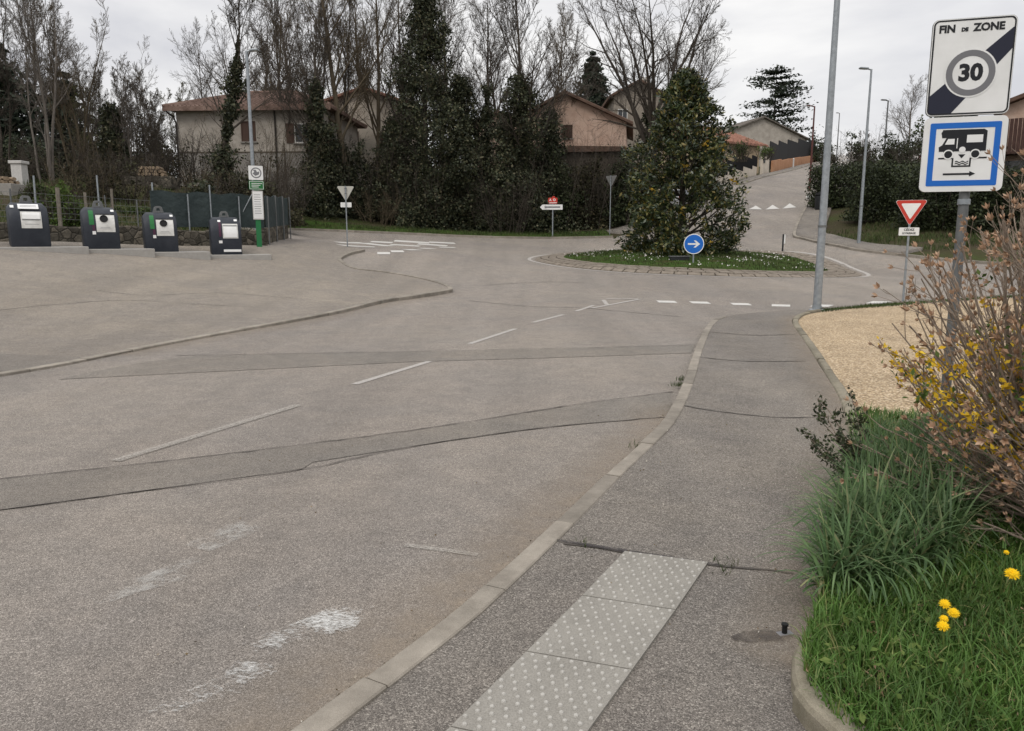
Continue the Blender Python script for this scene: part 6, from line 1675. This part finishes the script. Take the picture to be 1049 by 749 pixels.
# ------------------------------------------------------------------ grass
def in_poly(q, poly):
    poly = np.array(poly); x, y = q[:, 0], q[:, 1]; c = np.zeros(len(q), bool); j = len(poly) - 1
    for i in range(len(poly)):
        a, b_ = poly[i], poly[j]
        cond = ((a[1] > y) != (b_[1] > y)) & (x < (b_[0] - a[0]) * (y - a[1]) / (b_[1] - a[1] + 1e-12) + a[0])
        c ^= cond; j = i
    return c
def scatter(poly, n, r):
    P = np.array([p[:2] for p in poly]); lo, hi = P.min(0), P.max(0); out = []
    tot = 0
    while tot < n:
        q = lo + (hi - lo) * r.random((n * 2, 2)); q = q[in_poly(q, P)]; out.append(q); tot += len(q)
        if len(q) == 0: break
    return np.concatenate(out)[:n]
def blades(q, z, h, w, r, lean=.5, dirv=None, seg=4, droop=1.0, spread=1.0):
    n = len(q); a = r.random(n) * 6.28; d = np.column_stack([np.cos(a), np.sin(a)]) * spread
    if dirv is not None: d = d + np.asarray(dirv)
    L = np.linalg.norm(d, axis=1, keepdims=True) + 1e-6
    amp = np.clip(L[:, 0], .1, 1.8) * lean * (.4 + r.random(n)); d = d / L
    side = np.column_stack([-d[:, 1], d[:, 0]]); tw = r.normal(0, .5, n); side = side * np.cos(tw)[:, None] + d * np.sin(tw)[:, None]
    hh_ = h * (.55 + .6 * r.random(n)); ww = w * (.6 + .8 * r.random(n)); V = []
    for s in range(seg + 1):
        t = s / seg
        th_ = amp * t * 1.0 * droop
        # arc: bends over from vertical by angle amp*t
        out_ = hh_ * (1 - np.cos(np.minimum(th_ * 1.4, 2.4))) / np.maximum(amp * 1.4, .15); up_ = hh_ * np.sin(np.minimum(th_ * 1.4, 2.4)) / np.maximum(amp * 1.4, .15)
        c = np.column_stack([q + d * out_[:, None], z + up_]); hw_ = ww * (1 - t ** 2.2) * .5 + .0004
        o3 = np.column_stack([side * hw_[:, None], np.zeros(n)]); V += [c - o3, c + o3]
    V = np.stack(V, 1); k = 2 * (seg + 1); base = (np.arange(n) * k)[:, None]
    F = np.concatenate([base + np.array([2 * s, 2 * s + 1, 2 * s + 3, 2 * s + 2])[None] for s in range(seg)])
    return V.reshape(-1, 3), F
def grass(name, poly, n, h, w, m, seed, zoff=0.0, lean=.6, dirv=None, seg=3, zf=None, patch=None):
    r = np.random.default_rng(seed); q = scatter(poly, n, r)
    if patch:
        f = np.sin(q[:, 0] * patch + seed) * np.sin(q[:, 1] * patch * 1.3 + seed * 2) + .5 * np.sin(q[:, 0] * patch * 2.3) * np.sin(q[:, 1] * patch * 2.9); keep = r.random(len(q)) < np.clip(.6 + .5 * f, .12, 1); q = q[keep]
    z = (zf(q) if zf else HV(q)) + zoff
    V, F = blades(q, z, h, w, r, lean, dirv, seg)
    o = mesh_np(name, V, F, M[m]); return tag(o, kind='stuff')
# verge grass behind the far kerb, on the right bank, in the left garden
grass('verge_grass', band(FKs, .3, 2.8), 6500, .20, .03, 'verge', 61, .1, seg=2, patch=1.3)
gb = [tuple(p) for p in offset_path(HRs[44:72], 1.9)] + [(34, 40), (32, 47), (26, 52)]
grass('verge_grass', gb, 9000, .28, .035, 'verge', 62, .0, seg=2, patch=.7)
lg = [(w_.x, w_.y) for w_ in (wb[1] + bback * 1, wb[2] + bback * .8, wb[3] + bback * .8, wb[4] + bback * .8, wb[5] + bback * .5)] + [(-13, 44), (-30, 44), (-36, 34)]
grass('garden_grass', lg, 14000, .22, .035, 'verge', 63, 0, seg=2, patch=.5)
grass('verge_grass', [at2(*p) for p in [(838, 320.6), (890, 315.8), (950, 311.8), (1049, 305.8)]] + [at2(*p) for p in [(1049, 308), (950, 314.3), (870, 320), (842, 323.5)]], 1800, .09, .012, 'verge', 64, .08, seg=2)
# island turf with small white flowers
ang = np.linspace(0, 2 * np.pi, 60)[:-1]; ip = [(RX + 6.25 * math.cos(a), RY + 6.25 * math.sin(a)) for a in ang]
zi = lambda q: HV(q) + isl(np.hypot(q[:, 0] - RX, q[:, 1] - RY))
grass('island_grass', ip, 16000, .13, .022, 'verge', 65, -.01, seg=2, zf=zi, patch=1.1)
r = np.random.default_rng(66); q = scatter(ip, 1500, r); q = q[(np.hypot(q[:, 0] - RX, q[:, 1] - RY) > 3.2) & (np.sin(q[:, 0] * 1.4) * np.sin(q[:, 1] * 1.1 + 1) + r.normal(0, .3, len(q)) > .0)]
V, F = leaf_quads(np.column_stack([q, zi(q) + .10 + .05 * r.random(len(q))]), .065, r, .9, flat=.7); tag(mesh_np('island_flowers', V, F, M['white_bloom']), kind='stuff')
# small weeds in the kerb joints
wk = np.concatenate([offset_path(KLs[40:86], -.005)[i:i + 1] for i in range(0, 46, 1)])
r = np.random.default_rng(67); q = []
for px, py, n_ in [(695, 398, 60), (699, 392, 60), (656, 463, 30), (742, 590, 25), (600, 568, 16), (845, 422, 80), (858, 440, 120), (812, 342, 30), (820, 352, 20), (600, 569, 10)]:
    c = np.array(at2(px, py)); q.append(c + r.normal(0, .05, (n_, 2)))
q = np.concatenate(q); V, F = blades(q, HV(q) + .03, .07, .006, r, .9); tag(mesh_np('kerb_weeds', V, F, M['verge']), kind='stuff')

# planting bed in the foreground
bz = lambda q: HV(q) + .11
low = [at2(*p) for p in [(832, 655), (822, 680), (819, 702), (824, 728), (842, 760), (890, 800), (1160, 830), (1200, 560), (1060, 545), (960, 560), (880, 590), (845, 620)]]
grass('low_grass', low, 17000, .13, .0058, 'grass', 71, 0, lean=.9, seg=4, zf=bz)
grass('low_grass', low, 5000, .20, .0065, 'grass', 72, 0, lean=1.1, seg=5, zf=bz, patch=3.2)
tall = [at2(*p) for p in [(838, 640), (846, 598), (860, 548), (876, 520), (920, 508), (975, 520), (990, 555), (975, 600), (900, 640)]]
o = grass('tall_grass', tall, 3200, .50, .0155, 'tallgrass', 73, 0, lean=1.6, dirv=(-.55, -.45), seg=8, zf=bz)
back = [at2(*p) for p in [(862, 540), (874, 468), (900, 455), (1000, 450), (1140, 455), (1160, 560), (1000, 560)]]
grass('low_grass', back, 7000, .26, .008, 'tallgrass', 74, 0, lean=.8, seg=4, zf=bz)
grass('low_grass', [at2(*p) for p in [(872, 468), (866, 440), (880, 432), (960, 438), (1000, 455)]], 1500, .12, .008, 'grass', 75, -.01, lean=.8, seg=3, zf=bz)
# broad weed leaves between the grasses
r = np.random.default_rng(76); q = scatter(low, 1300, r)
V, F = leaf_quads(np.column_stack([q, bz(q) + .03 + .07 * r.random(len(q))]), .042, r, .45, flat=.4); tag(mesh_np('weed_leaves', V, F, M['brightbush']), kind='stuff')
q = scatter(low, 500, r)
V, F = leaf_quads(np.column_stack([q, bz(q) + .02 + .03 * r.random(len(q))]), .07, r, .14, flat=.8); tag(mesh_np('dry_grass', V, F, M['capsule']), kind='stuff')

# ------------------------------------------------------------------ shrub with dry seed capsules, growing from the right
def capsule_np(C, D, size, r):
    """five-petalled open capsules at C pointing along D"""
    n = len(C); D = unit(D); u = unit(np.cross(D, r.normal(size=D.shape))); v = np.cross(D, u); V, F = [], []
    s = (size * (.7 + .6 * r.random(n)))[:, None]; opn = (.25 + .75 * r.random(n))[:, None]
    vs = []
    for k in range(5):
        a = k * 2 * np.pi / 5; e = u * math.cos(a) + v * math.sin(a); f = -u * math.sin(a) + v * math.cos(a)
        p0 = C; p1 = C + D * s * .42 + e * s * .30 + f * s * .24; p2 = C + D * s * 1.0 + e * s * (.15 + .55 * opn); p3 = C + D * s * .42 + e * s * .30 - f * s * .24
        vs += [p0, p1, p2, p3]
    V = np.stack(vs, 1); k = 20; b0 = (np.arange(n) * k)[:, None]
    F = np.concatenate([b0 + np.array([4 * j, 4 * j + 1, 4 * j + 2, 4 * j + 3])[None] for j in range(5)])
    return V.reshape(-1, 3), F
r = np.random.default_rng(83)
root = Vector((3.75, 4.45, 0)); root.z = H(root.x, root.y) + .1
sh = thing('seed_head_shrub', 'bare brown shrub with dry tan seed heads leaning over the grass at the right edge', 'shrub', root)
n = 190
el = np.radians(np.concatenate([r.uniform(3, 32, 46), r.uniform(46, 89, n - 46)])); az = np.radians(np.concatenate([r.uniform(150, 222, 46), r.uniform(60, 280, n - 46)]))
D = np.column_stack([np.cos(el) * np.cos(az), np.cos(el) * np.sin(az), np.sin(el)])
B0 = np.column_stack([r.normal(0, .16, n) - .22 * (np.arange(n) >= 60), r.normal(0, .22, n), np.full(n, -.02)])
Ls = np.where(np.arange(n) < 46, r.uniform(.9, 1.75, n), r.uniform(1.3, 2.75, n))
Dn = unit(D)
for _i in range(n):
    for _k in range(24):
        q_ = np.array(root) + B0[_i] + Dn[_i] * Ls[_i] + np.array([0, 0, .06 * Ls[_i]]); u_, v_ = proj(q_)
        lim = np.interp(u_, [820, 890, 905, 940, 962, 985, 1010, 1040, 1100], [520, 430, 362, 268, 235, 225, 205, 182, 160])
        if q_[1] < .6 or v_ > lim: break
        Ls[_i] *= .93
P, Rr = stems(B0, D, Ls, .0085 + .005 * r.random(n), 10, r, .045, .02, .42)
P2, R2 = grow(P, Rr, 4, r, .35, .98, (18, 40), (.14, .3), 6, .04, .07, .5, .6, .0034, falloff=.3)
P3, R3 = grow(P2, R2, 2, r, .3, .95, (20, 45), (.3, .6), 4, .04, .08, .5, .7, .002, falloff=.3)
V, F = join([tubes_np(P, Rr, 6), tubes_np(P2, R2, 5), tubes_np(P3, R3, 4)]); mesh_np('stems', V, F, M['twig'], sh, True)
C = np.concatenate([P[:, -1], P2[:, -1], P3[:, -1], P2[:, 3], P2[:, 4]]); Dd = np.concatenate([P[:, -1] - P[:, -2], P2[:, -1] - P2[:, -2], P3[:, -1] - P3[:, -2], P2[:, 4] - P2[:, 3] + r.normal(0, .06, P2[:, 3].shape), P2[:, 4] - P2[:, 3] + r.normal(0, .06, P2[:, 3].shape)])
k = r.random(len(C)) < np.where(C[:, 2] < .55, .16, .55); C, Dd = C[k], Dd[k]
V, F = capsule_np(C, Dd, .036, r); mesh_np('seed_heads', V, F, M['capsule'], sh)
# forsythia behind it
rf_ = Vector((3.5, 4.6, 0)); rf_.z = H(rf_.x, rf_.y) + .08
fo = thing('forsythia_shrub', 'yellow-flowering shrub with arching twigs tangled in the bare brown shrub', 'shrub', rf_)
n = 70; el = np.radians(r.uniform(40, 89, n)); az = np.radians(r.uniform(60, 280, n))
Df = np.column_stack([np.cos(el) * np.cos(az), np.cos(el) * np.sin(az), np.sin(el)]); Lf = r.uniform(.9, 1.8, n)
for _i in range(n):
    for _k in range(24):
        u_, v_ = proj(np.array(rf_) + Df[_i] * Lf[_i])
        if v_ > np.interp(u_, [905, 924, 926, 962, 985, 1010, 1040, 1100], [900, 800, 275, 240, 240, 225, 200, 180]): break
        Lf[_i] *= .93
P, Rr = stems(np.column_stack([r.normal(0, .12, n), r.normal(0, .2, n), np.zeros(n)]), Df, Lf, .007 + .004 * r.random(n), 9, r, .05, .0, .35)
P2, R2 = grow(P, Rr, 3, r, .3, .95, (20, 45), (.2, .4), 6, .0, .08, .4, .6, .0025)
V, F = join([tubes_np(P, Rr, 5), tubes_np(P2, R2, 4)]); mesh_np('stems', V, F, M['twig'], fo, True)
i = np.repeat(np.arange(len(P2))[r.random(len(P2)) < .75], 20); s = r.random(len(i)) * 4.99; j = s.astype(int); w = (s - j)[:, None]
C = P2[i, j] * (1 - w) + P2[i, j + 1] * w + r.normal(0, .012, (len(i), 3))
i2 = np.repeat(np.arange(len(P)), 22); s2 = 3.2 + r.random(len(i2)) * 4.79; j2 = s2.astype(int); w2 = (s2 - j2)[:, None]
C = np.concatenate([C, P[i2, j2] * (1 - w2) + P[i2, j2 + 1] * w2 + r.normal(0, .014, (len(i2), 3))])
V, F = leaf_quads(C, .040, r, .55); mesh_np('flowers', V, F, M['yellow_bloom'], fo)
i = np.arange(0, len(P2), 2); V, F = leaf_quads(np.repeat(P2[i, -1], 7, 0) + r.normal(0, .035, (len(i) * 7, 3)), .045, r, .5); mesh_np('young_leaves', V, F, M['brightbush'], fo)
# small dark leafy shrub reaching over the pavement
rs = Vector((*at2(900, 512), 0)); rs.z = H(rs.x, rs.y) + .1
sp = thing('leafy_shrub', 'small dark leafy shrub with bare tips reaching over the pavement edging', 'shrub', rs)
n = 12; el = np.radians(r.uniform(25, 75, n)); az = np.radians(r.uniform(125, 205, n))
P, Rr = stems(np.column_stack([r.normal(0, .06, n), r.normal(0, .08, n), np.zeros(n)]), np.column_stack([np.cos(el) * np.cos(az), np.cos(el) * np.sin(az), np.sin(el)]), r.uniform(.4, .8, n), np.full(n, .006), 8, r, .07, .02, .4)
P2, R2 = grow(P, Rr, 6, r, .2, .95, (25, 50), (.2, .4), 5, .04, .1, .5, .6, .002)
V, F = join([tubes_np(P, Rr, 5), tubes_np(P2, R2, 4)]); mesh_np('stems', V, F, M['twig'], sp, True)
i = np.repeat(np.arange(len(P2)), 22); s = r.random(len(i)) * 3.2; j = s.astype(int); w = (s - j)[:, None]
C = P2[i, j] * (1 - w) + P2[i, j + 1] * w + r.normal(0, .018, (len(i), 3))
V, F = leaf_quads(C, .035, r, .5); mesh_np('foliage', V, F, M['hedge'], sp)
# second one lower down, at the kerb
# dandelions
def dandelion(px, py, Y, rad, label, stem_lean, group='dandelions in the grass'):
    c = pt(px, py, Y); g_ = H(c.x, c.y) + .11
    t = thing('dandelion', label, 'flower', (c.x - stem_lean[0], c.y - stem_lean[1], g_), 0, group)
    top = Vector((stem_lean[0], stem_lean[1], c.z - g_))
    MB().tube([(0, 0, -.02), top * .5 + Vector((stem_lean[0] * -.15, 0, 0)), top], [.003, .0028, .0026], 6).build('stem', M['brightbush'], t, smooth=True)
    rr_ = np.random.default_rng(int(px)); ax = unit(np.array([-.35, -.6, 1.0])); u = unit(np.cross(ax, [1, 0, 0])); v = np.cross(ax, u); V = []
    for L_, n_, up_ in ((1.0, 26, .08), (.82, 24, .28), (.6, 20, .46), (.35, 12, .55)):
        for k in range(n_):
            a = 2 * math.pi * (k + rr_.random()) / n_; e = u * math.cos(a) + v * math.sin(a); f = -u * math.sin(a) + v * math.cos(a); L2 = rad * L_ * rr_.uniform(.9, 1.08); b0 = np.array(top)
            V += [b0 + ax * rad * up_ * .5, b0 + e * L2 * .6 + f * rad * .09 + ax * rad * up_, b0 + e * L2 + ax * rad * up_ * .9, b0 + e * L2 * .6 - f * rad * .09 + ax * rad * up_]
    mesh_np('flower_head', np.array(V), np.arange(len(V)).reshape(-1, 4), M['dandelion'], t)
    MB().lathe([(.002, -.012), (.007, -.008), (.009, 0), (.006, .004)], 10, tuple(top)).build('calyx', M['brightbush'], t, smooth=True)
    return t
dandelion(968, 619, 3.08, .026, 'topmost dandelion of the cluster of four in the low grass', (.01, .01))
dandelion(977, 628, 3.04, .027, 'rightmost dandelion of the cluster of four in the low grass', (.02, 0))
dandelion(967, 634, 3.03, .020, 'small dandelion half hidden between the others of the cluster of four', (-.01, .01))
dandelion(966, 641.5, 2.99, .027, 'lowest dandelion of the cluster of four in the low grass', (-.015, 0))
dandelion(1037, 588, 3.3, .034, 'large dandelion alone at the right edge under the brown twigs', (.02, .01))
dandelion(1031, 566, 3.45, .014, 'tiny yellow dandelion bud above the large one at the right edge', (.01, 0))
# litter and pebbles on the asphalt
r = np.random.default_rng(90)
edge = np.concatenate([offset_path(KLs[:88], d_)[::1] for d_ in (.03, .06, .12)])
q = np.concatenate([edge[r.integers(0, len(edge), 160)] + r.normal(0, .03, (160, 2)), scatter([at2(*p) for p in [(60, 740), (520, 600), (660, 420), (250, 420)]], 110, r)])
V, F = leaf_quads(np.column_stack([q, HV(q) + .012]), .013, r, .7, flat=.9); tag(mesh_np('grit', V, F, M['gritstone']), kind='stuff')
q = scatter([at2(*p) for p in [(640, 520), (690, 440), (840, 440), (835, 560), (800, 700), (700, 740), (600, 700)]], 90, r)
V, F = leaf_quads(np.column_stack([q, HV(q) + walk_hv(q) + .012]), .013, r, .7, flat=.9); tag(mesh_np('grit', V, F, M['gritstone']), kind='stuff')
